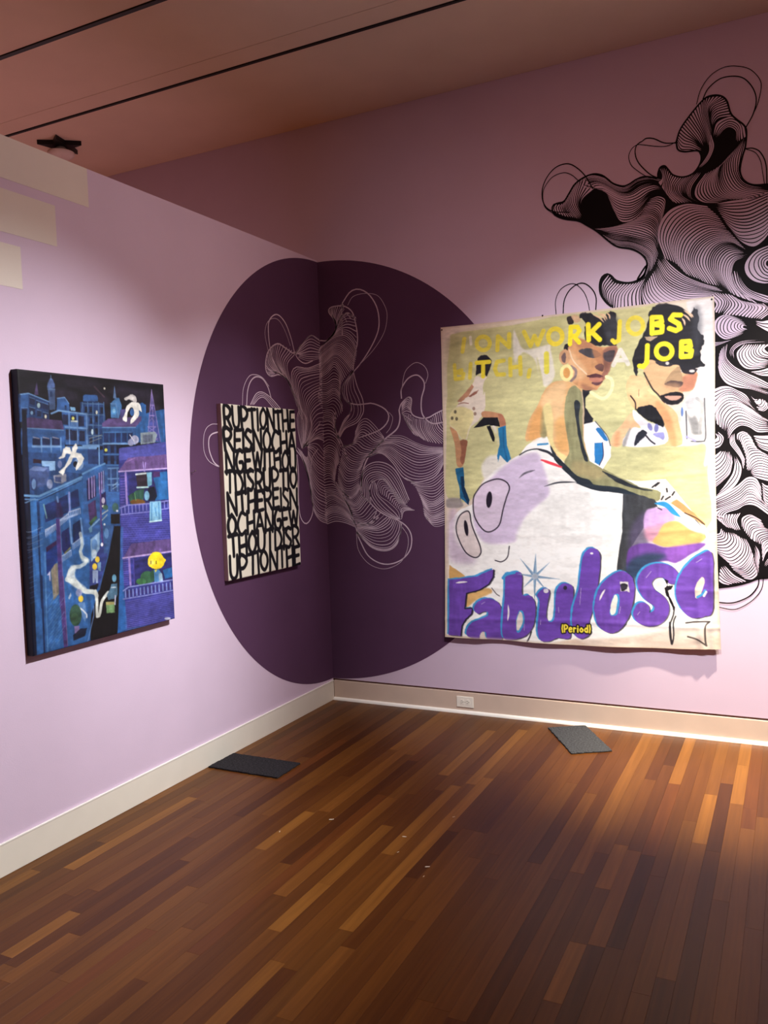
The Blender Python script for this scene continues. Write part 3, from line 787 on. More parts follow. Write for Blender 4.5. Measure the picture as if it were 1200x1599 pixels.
# ------------------------------------------------------------------ painted pictures
class Canvas:
    """colour field on a wall plane; conv turns photo pixels into plane coordinates (a, b)"""
    def __init__(self, a0, a1, b0, b1, res, conv, col):
        self.a0, self.b1, self.res, self.conv = a0, b1, res, conv
        self.w, self.h = int((a1 - a0) / res) + 1, int((b1 - b0) / res) + 1
        self.im = np.empty((self.h, self.w, 3))
        self.im[:] = col
        self.brush, self.edge = 0.0, 0.0
        r = np.random.default_rng(77)
        ny, nx = self.h // 5 + 3, self.w // 22 + 3
        n = r.normal(0, 1, (ny, nx))
        Y, X = np.linspace(0, ny - 1.01, self.h), np.linspace(0, nx - 1.01, self.w)
        iy, ix = Y.astype(int), X.astype(int)
        fy, fx = (Y - iy)[:, None], (X - ix)[None]
        self.nz = (n[iy][:, ix] * (1 - fy) + n[iy + 1][:, ix] * fy) * (1 - fx) + (n[iy][:, ix + 1] * (1 - fy) + n[iy + 1][:, ix + 1] * fy) * fx
        self.nz = np.clip(self.nz + 0.35 * r.normal(0, 1, (self.h, self.w)), -2, 2)

    def g(self, px):
        q = self.conv(np.asarray(px, float))
        return np.stack([(q[:, 0] - self.a0) / self.res, (self.b1 - q[:, 1]) / self.res], 1)

    def put(self, mask, y0, x0, col, alpha):
        h, w = mask.shape
        t = self.im[y0:y0 + h, x0:x0 + w]
        c = np.asarray(col, float)
        if self.brush > 0:
            oy, ox = int(RNG.integers(0, self.h)), int(RNG.integers(0, self.w))
            nz = np.take(np.take(self.nz, np.arange(oy, oy + h), 0, mode='wrap'), np.arange(ox, ox + w), 1, mode='wrap')
            if RNG.random() < 0.45 and min(h, w) > 3:
                q = np.take(np.take(self.nz, np.arange(oy, oy + w), 0, mode='wrap'), np.arange(ox, ox + h), 1, mode='wrap')
                nz = q.T
            c = c[None, None] * (1 + self.brush * nz * max(0.0, 1.08 - c.max() / 235.0))[:, :, None]
        t += (c - t) * (mask * alpha)[:, :, None]

    def fill(self, G, col, alpha=1.0, blur=0, ss=3, rough=0.0):
        if rough > 0:
            G = G + RNG.normal(0, rough, G.shape)
        y0, y1 = max(int(G[:, 1].min()) - 1 - 2 * blur, 0), min(int(G[:, 1].max()) + 2 + 2 * blur, self.h)
        x0, x1 = max(int(G[:, 0].min()) - 1 - 2 * blur, 0), min(int(G[:, 0].max()) + 2 + 2 * blur, self.w)
        if y1 <= y0 or x1 <= x0:
            return
        ys = y0 + (np.arange((y1 - y0) * ss) + 0.5) / ss
        A, B = G, np.roll(G, -1, 0)
        lo, hi = np.minimum(A[:, 1], B[:, 1]), np.maximum(A[:, 1], B[:, 1])
        cov = np.zeros(((y1 - y0) * ss, x1 - x0 + 1))
        with np.errstate(divide='ignore', invalid='ignore'):
            sl = (B[:, 0] - A[:, 0]) / (B[:, 1] - A[:, 1])
        for r, y in enumerate(ys):
            e = (lo <= y) & (hi > y)
            if not e.any():
                continue
            xs = np.sort(A[e, 0] + (y - A[e, 1]) * sl[e]) - x0
            xs = np.clip(xs, 0, x1 - x0 - 1e-6)
            for i in range(0, len(xs) - 1, 2):
                a, b = xs[i], xs[i + 1]
                ia, ib = int(a), int(b)
                if ia == ib:
                    cov[r, ia] += b - a
                else:
                    cov[r, ia] += ia + 1 - a
                    cov[r, ia + 1:ib] += 1
                    cov[r, ib] += b - ib
        m = np.minimum(cov[:, :-1], 1).reshape(y1 - y0, ss, x1 - x0).mean(1)
        if blur:
            k = np.ones(2 * blur + 1) / (2 * blur + 1)
            for _ in range(2):
                m = np.apply_along_axis(lambda v: np.convolve(v, k, 'same'), 0, m)
                m = np.apply_along_axis(lambda v: np.convolve(v, k, 'same'), 1, m)
        self.put(m, y0, x0, col, alpha)

    def poly(self, px, col, alpha=1.0, blur=0, curve=True, rough=0.0):
        G = self.g(px)
        if curve and len(G) > 3:
            G = closed(G, 5)
        elif self.edge > 0 and len(G) > 3:
            G = np.concatenate([G[i] + (G[(i + 1) % len(G)] - G[i]) * np.linspace(0, 1, 6)[:-1, None] for i in range(len(G))])
        rough = max(rough, self.edge)
        self.fill(G, col, alpha, blur, rough=rough)

    def ell(self, c, rx, ry, col, alpha=1.0, rot=0.0, blur=0):
        a = np.linspace(0, 2 * math.pi, 28, endpoint=False)
        x, y = rx * np.cos(a), ry * np.sin(a)
        self.fill(self.g(np.stack([c[0] + x * math.cos(rot) - y * math.sin(rot), c[1] + x * math.sin(rot) + y * math.cos(rot)], 1)), col, alpha, blur)

    def seg(self, G, W, col, alpha):
        y0, y1 = max(int((G[:, 1] - W).min()) - 1, 0), min(int((G[:, 1] + W).max()) + 3, self.h)
        x0, x1 = max(int((G[:, 0] - W).min()) - 1, 0), min(int((G[:, 0] + W).max()) + 3, self.w)
        if y1 <= y0 or x1 <= x0:
            return
        m = np.zeros((y1 - y0, x1 - x0))
        for i in range(len(G) - 1):
            a, b = G[i], G[i + 1]
            wm = max(W[i], W[i + 1]) + 1.5
            ya, yb = max(int(min(a[1], b[1]) - wm), y0), min(int(max(a[1], b[1]) + wm) + 2, y1)
            xa, xb = max(int(min(a[0], b[0]) - wm), x0), min(int(max(a[0], b[0]) + wm) + 2, x1)
            if yb <= ya or xb <= xa:
                continue
            Y, X = np.mgrid[ya:yb, xa:xb] + 0.5
            d = b - a
            L = max(d @ d, 1e-9)
            t = np.clip(((X - a[0]) * d[0] + (Y - a[1]) * d[1]) / L, 0, 1)
            dist = np.hypot(X - a[0] - t * d[0], Y - a[1] - t * d[1])
            c = np.clip(W[i] + (W[i + 1] - W[i]) * t - dist + 0.5, 0, 1)
            s = m[ya - y0:yb - y0, xa - x0:xb - x0]
            np.maximum(s, c, out=s)
        self.put(m, y0, x0, col, alpha)

    def line(self, px, w, col, alpha=1.0, curve=True, m=18, taper=False, pxm=None):
        P = smooth(px, m) if (curve and len(px) > 2) else np.asarray(px, float)
        G = self.g(P)
        r = w * (pxm or 0.0037) / self.res / 2
        W = np.full(len(G), r)
        if taper:
            W = r * np.clip(1.15 - np.abs(np.linspace(-1, 1, len(G))) ** 2, 0.15, 1)
        self.seg(G, W, col, alpha)

    def ring(self, c, rx, ry, w, col, alpha=1.0):
        a = np.linspace(0, 2 * math.pi, 26)
        self.line([(c[0] + rx * math.cos(t), c[1] + ry * math.sin(t)) for t in a], w, col, alpha, curve=False)

    def mottle(self, amt, sx, sy, seed):
        r = np.random.default_rng(seed)
        tot = np.zeros((self.h, self.w))
        for k in range(3):
            ax, ay = max(2, int(self.w * self.res / (sx / 2 ** k))), max(2, int(self.h * self.res / (sy / 2 ** k)))
            n = r.normal(0, 1, (ay + 2, ax + 2))
            Y, X = np.linspace(0, ay, self.h), np.linspace(0, ax, self.w)
            iy, ix = Y.astype(int), X.astype(int)
            fy, fx = (Y - iy)[:, None], (X - ix)[None]
            fy, fx = fy * fy * (3 - 2 * fy), fx * fx * (3 - 2 * fx)
            q = (n[iy][:, ix] * (1 - fy) * (1 - fx) + n[iy + 1][:, ix] * fy * (1 - fx) + n[iy][:, ix + 1] * (1 - fy) * fx + n[iy + 1][:, ix + 1] * fy * fx)
            tot += q * 0.6 ** k
        self.im *= 1 + amt * tot[:, :, None]
        np.clip(self.im, 4, 250, out=self.im)

    def sample(self, a, b):
        x = np.clip((a - self.a0) / self.res - 0.5, 0, self.w - 1.001)
        y = np.clip((self.b1 - b) / self.res - 0.5, 0, self.h - 1.001)
        ix, iy = x.astype(int), y.astype(int)
        fx, fy = (x - ix)[..., None], (y - iy)[..., None]
        im = self.im
        return im[iy, ix] * (1 - fx) * (1 - fy) + im[iy, ix + 1] * fx * (1 - fy) + im[iy + 1, ix] * (1 - fx) * fy + im[iy + 1, ix + 1] * fx * fy


def grid_mesh(name, P, colour):
    """P (rows, cols, 3) points, colour (rows, cols, 3) 0..255"""
    r, c = P.shape[:2]
    idx = np.arange(r * c).reshape(r, c)
    Fc = np.stack([idx[:-1, :-1], idx[1:, :-1], idx[1:, 1:], idx[:-1, 1:]], -1).reshape(-1, 4)
    me = bpy.data.meshes.new(name)
    me.vertices.add(r * c)
    me.vertices.foreach_set('co', P.astype(np.float32).ravel())
    me.loops.add(4 * len(Fc))
    me.loops.foreach_set('vertex_index', Fc.astype(np.int32).ravel())
    me.polygons.add(len(Fc))
    me.polygons.foreach_set('loop_start', np.arange(0, 4 * len(Fc), 4, dtype=np.int32))
    me.polygons.foreach_set('loop_total', np.full(len(Fc), 4, dtype=np.int32))
    me.polygons.foreach_set('use_smooth', np.ones(len(Fc), dtype=bool))
    me.update(calc_edges=True)
    at = me.color_attributes.new('paint', 'FLOAT_COLOR', 'POINT')
    C = np.ones((r * c, 4), np.float32)
    C[:, :3] = s2l(colour.reshape(-1, 3))
    at.data.foreach_set('color', C.ravel())
    return me


# simple brush lettering: strokes in a unit box, y down
GLY = {'A': [[(0, 1), (.5, 0), (1, 1)], [(.18, .66), (.82, .66)]], 'C': [[(.95, .1), (.5, 0), (.08, .4), (.1, .75), (.45, 1), (.95, .85)]],
       'D': [[(.1, 1), (.12, 0), (.7, .2), (.95, .6), (.6, .95), (.1, 1)]], 'E': [[(.95, .02), (.1, .05), (.08, 1), (.95, .95)], [(.1, .5), (.8, .48)]],
       'G': [[(.9, .08), (.5, 0), (.1, .45), (.2, .9), (.6, 1), (.9, .8), (.85, .55), (.5, .55)]], 'H': [[(.08, 0), (.08, 1)], [(.92, 0), (.92, 1)], [(.08, .55), (.92, .48)]],
       'I': [[(.5, 0), (.5, 1)]], 'N': [[(.05, 1), (.08, 0), (.9, 1), (.95, 0)]], 'O': [[(.5, 0), (.1, .3), (.1, .75), (.5, 1), (.9, .7), (.9, .3), (.5, 0)]],
       'P': [[(.12, 1), (.12, 0), (.75, .05), (.95, .3), (.6, .55), (.15, .58)]], 'R': [[(.12, 1), (.12, 0), (.75, .05), (.92, .28), (.6, .5), (.15, .52)], [(.45, .52), (1, 1)]],
       'S': [[(.92, .08), (.45, 0), (.12, .25), (.5, .48), (.9, .7), (.6, .98), (.05, .92)]], 'T': [[(0, .05), (1, .0)], [(.5, 0), (.5, 1)]],
       'U': [[(.08, 0), (.1, .75), (.45, 1), (.85, .8), (.92, 0)]], 'W': [[(0, 0), (.25, 1), (.5, .2), (.75, 1), (1, 0)]],
       'e': [[(.15, .65), (.85, .6), (.7, .35), (.3, .4), (.12, .7), (.4, 1), (.85, .9)]], 'r': [[(.2, .4), (.22, 1)], [(.22, .6), (.5, .4), (.8, .45)]],
       'i': [[(.5, .42), (.5, 1)], [(.5, .12), (.5, .16)]], 'o': [[(.5, .4), (.12, .7), (.5, 1), (.88, .7), (.5, .4)]], 'd': [[(.85, 0), (.85, 1)], [(.85, .6), (.5, .4), (.12, .7), (.5, 1), (.85, .85)]],
       '(': [[(.7, -.05), (.35, .5), (.7, 1.05)]], ')': [[(.3, -.05), (.65, .5), (.3, 1.05)]]}

# ---- hanging banner -------------------------------------------------------------------------------------------------
fA, fB, fC, fD, fE, fFr, fG, fH = (Fm(680, 460, 5), Fm(900, 450, 5), Fm(680, 600, 5), Fm(900, 600, 5), Fm(680, 740, 5), Fm(900, 740, 5), Fm(680, 860, 5), Fm(900, 860, 5))
BY = -0.016
cv = Canvas(0.80, 2.52, 0.40, 2.50, 0.0027, lambda p: right_xz(p, BY), (224, 209, 194))
WHT, OLV, SKN = (246, 245, 244), (203, 199, 149), (222, 176, 126)
cv.brush, cv.edge = 0.13, 0.35
# ground
cv.poly([(702, 536), (712, 520), (800, 507), (880, 492), (1000, 479), (1024, 478), (1030, 560), (1040, 690), (1106, 690), (1105, 740), (1112, 812), (1080, 836), (1040, 780), (880, 745), (790, 735), (758, 745), (735, 782), (698, 775), (697, 700), (698, 600)], OLV, rough=0.6)
cv.poly(fA((180, 300), (480, 240), (620, 260), (900, 200), (1000, 250), (1000, 420), (620, 450), (440, 470), (180, 460), (110, 420), (110, 350)), (178, 172, 122), 0.55, 6)
cv.poly(fA((80, 420), (140, 350), (200, 500), (180, 700), (100, 900), (75, 700)), (176, 170, 118), 0.5, 8)
cv.poly(fB((320, 180), (560, 150), (560, 280), (470, 420), (330, 440)), (196, 190, 140), 0.7, 5)
# drips of white behind the words
cv.poly(fA((610, 270), (640, 340), (700, 430), (880, 390), (900, 430), (930, 640), (850, 720), (830, 620), (790, 480), (810, 660), (780, 520), (700, 450), (650, 480), (620, 530), (605, 400)), (226, 220, 210), 0.9, 1)
# right white field
cv.poly(fB((860, 110), (1040, 72), (1075, 110), (1078, 800)) + fD((1080, 420), (1070, 560), (1000, 640), (1010, 470), (830, 465), (830, 180), (900, 60)) + fB((940, 640), (980, 400)), (228, 224, 226), 0.95, 1)
# lower white field
cv.poly(fC((660, 550), (590, 590), (480, 650), (400, 730)) + fE((340, 110), (290, 240), (190, 280), (110, 380), (105, 620), (110, 760)) + fG((90, 650), (600, 705), (1180, 735)) + fH((600, 750), (1080, 760), (1060, 560), (1060, 20)) +
        fFr((1050, 480), (1000, 400), (700, 40), (480, 60), (0, -20)) + fC((960, 560), (900, 470), (870, 402), (800, 415), (710, 480)), WHT, curve=False)
cv.poly(fC((360, 640), (420, 560), (490, 540), (490, 420), (440, 330), (470, 320), (500, 500), (580, 600), (480, 660), (390, 740)), (228, 224, 218), 0.95, 2)
cv.poly(fE((110, 300), (170, 270), (150, 400), (170, 520), (260, 620), (330, 680), (220, 700), (110, 640)), (196, 172, 202), 0.7, 6)
LIL = (206, 188, 220)
cv.poly(fC((420, 750), (560, 620), (700, 550), (800, 540), (850, 660), (880, 770)) + fE((880, 180), (700, 350), (670, 510), (430, 545), (330, 470), (300, 300), (340, 130)), LIL, 0.9, 3)
cv.poly(fE((700, 350), (900, 180), (1180, 60), (1190, 500), (900, 640), (640, 540)), (238, 237, 236), 1, 4)
# tan corner wedge and strip under the letters
cv.poly(fG((112, 110), (230, 190), (260, 240), (110, 240)), (212, 168, 104), curve=False)
cv.poly(fG((260, 320), (420, 290), (440, 330), (330, 380), (235, 450)), (214, 170, 106), 0.95, 1)
cv.poly(fG((900, 715), (1100, 690), (1200, 735)), (206, 176, 150), 0.8, 2)
cv.poly(fH((0, 690), (250, 680), (640, 640), (1100, 600), (1100, 760), (600, 750), (0, 730)), (212, 190, 176), 0.8, 3)
cv.poly(fH((640, 640), (900, 600), (1100, 590), (1100, 660), (700, 690)), (226, 214, 206), 0.8, 3)
# small figure at the left
cv.poly(fA((330, 500), (350, 475), (400, 470), (440, 515), (430, 570), (400, 640), (372, 600), (315, 632), (320, 560)), (34, 32, 40), curve=False)
cv.poly(fA((318, 636), (372, 650), (402, 640), (372, 700), (375, 790)) + fC((385, 60), (390, 170), (370, 230), (330, 290), (275, 340), (250, 425), (225, 432), (200, 425), (150, 360), (112, 312), (118, 230), (168, 170), (190, 130), (260, 60), (290, 0)), (228, 216, 202))
cv.poly(fC((120, 220), (180, 175), (280, 200), (300, 260), (260, 360), (240, 430), (200, 420), (150, 350), (112, 310)), (222, 212, 152), 0.9, 1)
cv.poly(fC((170, 135), (240, 60), (285, 0), (300, 20), (260, 90), (200, 140)), (184, 136, 108), curve=False)
cv.poly(fC((255, 95), (340, 40), (320, 75), (275, 100)), (150, 98, 84), curve=False)
cv.line(fC((180, 155), (220, 145), (260, 150)), 1.5, (150, 105, 90))
for q in ((155, 215), (130, 265), (165, 270), (300, 190), (310, 230)):
    cv.ell(fC(q)[0], 2.2, 2.8, (120, 90, 76) if q[0] > 200 else (60, 56, 52), 0.7)
cv.poly(fC((112, 335), (165, 370), (195, 440), (250, 440), (245, 510), (232, 580), (215, 640), (172, 640), (160, 560), (145, 440)), (196, 146, 108))
cv.poly(fC((195, 440), (250, 440), (245, 510), (225, 620), (195, 600), (205, 520)), (150, 96, 76), 0.9)
cv.poly(fC((155, 658), (222, 648), (232, 790)) + fE((228, 100), (272, 205), (262, 242), (220, 205), (196, 190), (190, 110), (165, 10)), (34, 98, 140), curve=False)
cv.poly(fE((200, 20), (225, 20), (230, 100), (272, 205), (262, 240), (225, 180), (205, 110)), (18, 46, 76), 0.9, curve=False)
cv.line(fE((195, 190), (200, 235)), 1.2, (20, 60, 90))
cv.poly(fE((95, 195), (190, 190), (215, 255), (95, 262)), (150, 142, 142), 0.9, 1)
cv.poly(fC((370, 210), (480, 222), (530, 245), (550, 322), (505, 332), (490, 270), (375, 262)), (196, 144, 108))
cv.poly(fC((490, 235), (530, 250), (550, 322), (510, 328)), (170, 110, 88), 0.8)
cv.poly(fC((375, 258), (488, 260), (505, 332), (420, 318), (300, 342)), (26, 26, 34), curve=False)
cv.poly(fC((400, 325), (430, 322), (465, 420), (460, 450), (442, 440)), (26, 26, 34), curve=False)
cv.poly(fC((488, 342), (550, 320), (560, 480), (592, 582), (562, 612), (505, 555), (490, 612), (483, 560), (502, 470)), (40, 118, 170), curve=False)
cv.line(fC((530, 340), (535, 480), (560, 590)), 3, (30, 90, 140), 0.7)
# seated woman: back, arm, hand
cv.poly(fC((705, 440), (730, 290), (800, 160), (840, 70), (900, -5), (980, -30), (1080, -10), (1140, 40), (1165, 120), (1165, 300), (1190, 600), (1100, 650), (960, 565), (900, 480), (878, 408), (800, 420)), SKN)
cv.poly(fC((820, 180), (860, 60), (930, 0), (1020, -10), (1000, 200), (1020, 400), (930, 420), (910, 200)), (232, 196, 150), 0.8, 3)
cv.poly(fC((815, 390), (830, 220), (860, 200), (872, 400)), (158, 152, 112), 0.95, 1)
cv.poly(fC((720, 430), (760, 250), (830, 170), (820, 400)), (220, 160, 96), 0.7, 3)
cv.poly(fC((840, 180), (900, 160), (922, 300), (922, 440), (965, 520), (1085, 600), (1110, 670), (1000, 605), (905, 485), (872, 380)), (228, 212, 152), 0.95, 1)
cv.poly(fC((935, 300), (1010, 260), (1040, 460), (1030, 520), (960, 500)), (226, 170, 104), 0.7, 3)
GRN = (146, 144, 108)
cv.poly(fC((1008, 190), (1036, 55), (1085, 10), (1140, 60), (1160, 150), (1150, 330), (1165, 480), (1205, 595)) + fD((110, 598), (215, 660), (335, 722), (480, 790)) + fFr((480, 95), (664, 142), (640, 212), (560, 190), (330, 130), (150, 92), (0, 40)) + fC((1085, 700), (1010, 620), (1045, 520), (1020, 350)), GRN)
cv.poly(fD((-20, 600), (100, 620), (230, 690), (180, 740), (60, 720), (-30, 690)), (182, 162, 118), 0.6, 4)
cv.poly(fC((1088, 130), (1130, 150), (1122, 280), (1150, 450), (1195, 590), (1162, 585), (1120, 420), (1092, 240)), (44, 50, 58))
cv.poly(fC((1140, 60), (1160, 90), (1170, 300), (1150, 300), (1150, 150)), (196, 176, 150), 0.9)
cv.poly(fC((898, 478), (950, 556), (1030, 640), (1110, 715), (1200, 745)) + fFr((150, 85), (330, 105), (470, 155), (570, 190), (640, 224), (600, 245), (520, 190), (330, 150), (150, 128), (0, 72)) + fC((1100, 762), (1000, 668), (930, 585)), (40, 48, 58))
cv.poly(fD((208, 678), (330, 730), (480, 800)) + fFr((600, 130), (470, 118), (330, 72), (240, 10)), (46, 50, 56))
cv.poly(fFr((590, 92), (640, 62), (700, 48), (760, 110), (832, 212), (790, 232), (700, 222), (655, 200), (664, 142)), (232, 224, 220), curve=False)
for a, b in (((595, 105), (640, 70)), ((620, 95), (650, 70)), ((708, 115), (712, 140)), ((768, 140), (752, 165)), ((682, 175), (668, 200)), ((735, 178), (700, 200))):
    cv.line(fFr(a, b), 2.4, (38, 36, 40), taper=False)
cv.poly(fFr((735, 225), (790, 198), (905, 290), (1015, 392), (985, 392), (865, 318)), (204, 152, 102), curve=False)
cv.line(fFr((850, 305), (940, 345), (1005, 395)), 1.6, (50, 40, 40))
cv.line(fFr((935, 360), (990, 425), (1012, 495)), 1.8, (90, 96, 100))
# neck, vest
cv.poly(fD((48, 42), (125, 40), (72, 110), (72, 180), (135, 272), (125, 300), (60, 312), (64, 200)), (32, 32, 42), curve=False)
cv.poly(fD((60, 312), (150, 288), (240, 400), (272, 480), (270, 570), (210, 662), (105, 600), (60, 440)), WHT, curve=False)
cv.line(fD((150, 290), (240, 400), (268, 480)), 1.2, (60, 60, 70))
cv.poly(fD((155, 352), (190, 344), (248, 430), (228, 442), (190, 402)), (44, 120, 190))
cv.poly(fD((143, 458), (206, 456), (212, 560), (182, 632), (145, 610)), (44, 124, 192), curve=False)
cv.line(fD((206, 456), (212, 560), (182, 632)), 1.4, (50, 50, 90))
# skirt marks
cv.poly(fC((818, 592), (870, 594), (985, 640), (975, 652), (900, 626)), (226, 70, 84))
cv.poly(fC((795, 466), (880, 454), (885, 470), (795, 480)), (60, 140, 196), curve=False)
cv.line(fC((658, 552), (720, 518), (800, 506), (870, 525), (935, 575)), 2.0, (50, 52, 62))
cv.line(fC((800, 510), (880, 530), (940, 580)), 4.0, (44, 46, 56), taper=True)
cv.line(fC((655, 732), (700, 695), (780, 670)), 3.2, (110, 104, 120), taper=True)
cv.line(fC((850, 798), (960, 768), (1100, 764)), 2.6, (70, 72, 82), taper=True)
# big cartoon eyes and smile
INK = (34, 26, 42)
e1 = fE((380, 75), (480, 40), (550, 60), (580, 110), (555, 190), (530, 280), (500, 400), (430, 452), (370, 430), (310, 330), (300, 200), (330, 130))
cv.poly(e1, (216, 200, 222), 0.9)
cv.line([tuple(q) for q in closed(e1, 5)] + [tuple(closed(e1, 5)[0])], 2.0, INK, curve=False)
cv.ell(fE((422, 201))[0], 4.6, 12.8, INK, rot=0.08)
e2 = fE((240, 292), (272, 305), (290, 400), (355, 570), (352, 630), (312, 652), (240, 610), (182, 500), (165, 410), (190, 330))
cv.poly(e2, (222, 208, 208), 0.9)
cv.line([tuple(q) for q in closed(e2, 5)] + [tuple(closed(e2, 5)[0])], 2.0, INK, curve=False)
cv.ell(fE((244, 422))[0], 3.2, 12.4, INK, rot=-0.15)
cv.line(fE((470, 675), (520, 685), (565, 650), (580, 565)), 1.7, INK)
# dark block and colour patches at the right
cv.poly(fFr((368, 155), (520, 170), (610, 200), (640, 255), (560, 285), (530, 420), (440, 560), (415, 790), (316, 755), (342, 560), (362, 450), (360, 300)), (62, 64, 70), curve=False)
cv.poly(fFr((440, 400), (545, 290), (545, 420), (570, 540), (420, 600)), (82, 74, 104), 0.8, 4)
cv.poly(fFr((550, 285), (640, 262), (720, 270), (830, 335), (700, 390), (600, 425), (530, 420)), (196, 160, 216), 0.95, 1)
cv.poly(fFr((540, 430), (700, 385), (720, 440), (640, 530), (560, 520)), (190, 132, 160), 0.9, 3)
cv.poly(fFr((760, 300), (830, 320), (1000, 420), (1010, 480), (880, 460), (800, 380)), (226, 208, 214), 0.9, 2)
cv.poly(fFr((690, 390), (790, 368), (900, 440), (1010, 478), (985, 530), (850, 570), (700, 572), (600, 532), (640, 470)), (208, 172, 106), 0.97, 1)
cv.poly(fFr((410, 590), (560, 540), (720, 575), (1012, 540), (880, 640), (780, 695), (700, 680), (560, 720), (470, 800), (405, 795)), (104, 66, 152), 0.97, 1)
cv.poly(fFr((720, 580), (1010, 542), (880, 630), (780, 690), (710, 660)), (140, 88, 186), 0.9, 2)
cv.poly(fFr((405, 690), (560, 620), (710, 640), (560, 720), (480, 830), (400, 830)), (42, 62, 84), 0.9, 4)
cv.line(fFr((615, 230), (700, 240), (765, 300), (815, 335)), 7.5, (50, 142, 204), taper=True)
cv.line(fFr((640, 265), (670, 280)), 1.5, (40, 36, 50))
# second woman: head on hand
cv.poly(fB((568, 190), (620, 130), (700, 118), (820, 150), (885, 195), (925, 150), (960, 200), (952, 330), (1000, 378), (982, 470), (972, 560), (995, 600), (920, 632), (830, 650), (800, 606), (700, 596), (620, 572), (560, 562), (520, 582), (482, 625), (468, 692), (444, 600), (450, 500), (500, 400), (556, 280)), (30, 28, 36), rough=1.0)
cv.poly(fB((925, 140), (965, 150), (985, 300), (950, 500), (910, 500), (910, 250)), (70, 72, 84), 0.55, 4)
for a, b in (((840, 170), (905, 230)), ((830, 200), (890, 255)), ((825, 230), (850, 290)), ((870, 190), (915, 225))):
    cv.line(fB(a, ((a[0] + b[0]) / 2 + 6, (a[1] + b[1]) / 2 - 4), b), 2.6, (226, 192, 166), taper=True)
cv.poly(fB((535, 378), (640, 372), (580, 415), (545, 400)), (196, 170, 140), 0.9, curve=False)
f3 = fB((528, 600), (580, 556), (680, 600), (800, 600), (822, 660), (942, 650), (932, 740), (905, 800)) + fD((835, 60), (842, 110), (790, 150), (720, 150), (660, 100), (615, 60), (580, 0)) + fB((556, 760), (528, 660))
cv.poly(f3, (212, 174, 132))
cv.poly(fB((832, 692), (940, 660), (926, 770), (880, 800)) + fD((840, 60), (800, 40), (830, 0)), (190, 124, 100), 0.9, 1)
cv.poly(fB((690, 742), (740, 660), (800, 610), (822, 650), (830, 730), (782, 770), (720, 762)), (172, 140, 108), 0.9)
cv.poly(fB((690, 748), (740, 722), (830, 730), (822, 765), (782, 772), (720, 760)), (74, 58, 62), 0.9)
cv.poly(fB((620, 572), (700, 572), (760, 592), (720, 612), (650, 600)), (48, 42, 50))
cv.ell(fB((712, 585))[0], 3.0, 2.6, (210, 200, 196))
cv.poly(fB((832, 650), (900, 632), (950, 630), (920, 668), (860, 668)), (46, 38, 46))
cv.ell(fB((905, 646))[0], 4.5, 2.2, (220, 210, 206))
cv.line(fB((960, 600), (995, 600)), 4.5, (34, 32, 40))
cv.poly(fD((700, -6), (790, -10), (820, 20), (760, 40), (690, 30)), (196, 150, 116), 0.7, 3)
cv.poly(fD((655, 92), (735, 66), (790, 58), (838, 80), (836, 122), (790, 156), (720, 158), (680, 130)), (28, 24, 30))
cv.poly(fD((690, 96), (750, 88), (822, 94), (795, 120), (740, 126)), (204, 156, 138))
cv.line(fB((530, 660), (560, 720), (600, 790)) + fD((640, 80), (690, 145)), 2.2, (54, 40, 40))
cv.poly(fD((392, 10), (430, -70), (520, -40), (560, 50), (700, 150), (782, 222), (802, 300), (830, 466), (690, 466), (688, 330), (600, 172), (470, 192), (410, 120)), (228, 184, 136))
cv.poly(fD((420, -20), (520, -60), (560, 40), (500, 110), (430, 100)), (232, 200, 152), 0.7, 3)
cv.poly(fD((640, 130), (740, 250), (785, 466), (740, 466), (700, 330), (620, 190)), (208, 150, 104), 0.8, 2)
cv.line(fD((425, 90), (460, 140), (465, 195)), 2.0, (50, 38, 40))
cv.line(fD((490, 40), (488, 95)), 3.0, (60, 44, 40), taper=True)
cv.poly(fD((440, 210), (360, 310), (290, 390), (270, 472), (350, 482), (400, 370), (495, 335), (455, 260)), (230, 188, 146))
cv.poly(fD((300, 400), (340, 370), (330, 478), (290, 475)), (222, 160, 116), 0.7, 2)
cv.poly(fD((450, 200), (560, 290), (690, 332), (692, 466), (370, 480), (440, 342), (505, 342), (452, 265)), (226, 222, 228))
cv.poly(fD((470, 198), (530, 170), (590, 162), (640, 212), (690, 330), (600, 298), (540, 270)), (24, 24, 32), rough=0.6)
cv.poly(fD((453, 474), (476, 388), (520, 358), (552, 375), (545, 400), (500, 442), (470, 474)), (36, 38, 50))
cv.line(fD((545, 400), (580, 440), (615, 466)), 2.2, (36, 34, 44))
cv.poly(fD((360, 478), (400, 370), (430, 340), (400, 430), (385, 480)), (150, 146, 146), 0.9, 1)
cv.ell(fD((577, 333))[0], 3.4, 6.2, (132, 130, 186), rot=-0.4)
cv.ell(fD((627, 342))[0], 3.4, 6.6, (126, 126, 186), rot=0.1)
cv.poly(fD((600, 390), (680, 375), (685, 432), (650, 420)), (150, 148, 204))
cv.ell(fD((828, 215))[0], 2.0, 7.6, (92, 120, 180))
# sketched bottle
cv.poly(fD((860, 120), (950, 100), (960, 180), (870, 200)), (170, 170, 176), 0.8, 2)
cv.poly(fD((862, 222), (900, 260), (930, 230), (970, 330), (985, 390), (910, 392), (890, 320)), (120, 120, 124), 0.85, 2)
cv.line(fD((945, 110), (985, 160), (965, 380)), 5, (150, 150, 154), 0.7)
cv.line(fD((858, 210), (862, 300), (866, 425)), 2.0, (84, 84, 92))
cv.line(fD((1003, 110), (1008, 260), (1012, 420), (985, 446), (900, 446)), 2.2, (96, 96, 104))
cv.line(fD((862, 410), (900, 425), (930, 440)), 3.2, (150, 148, 200), 0.9)
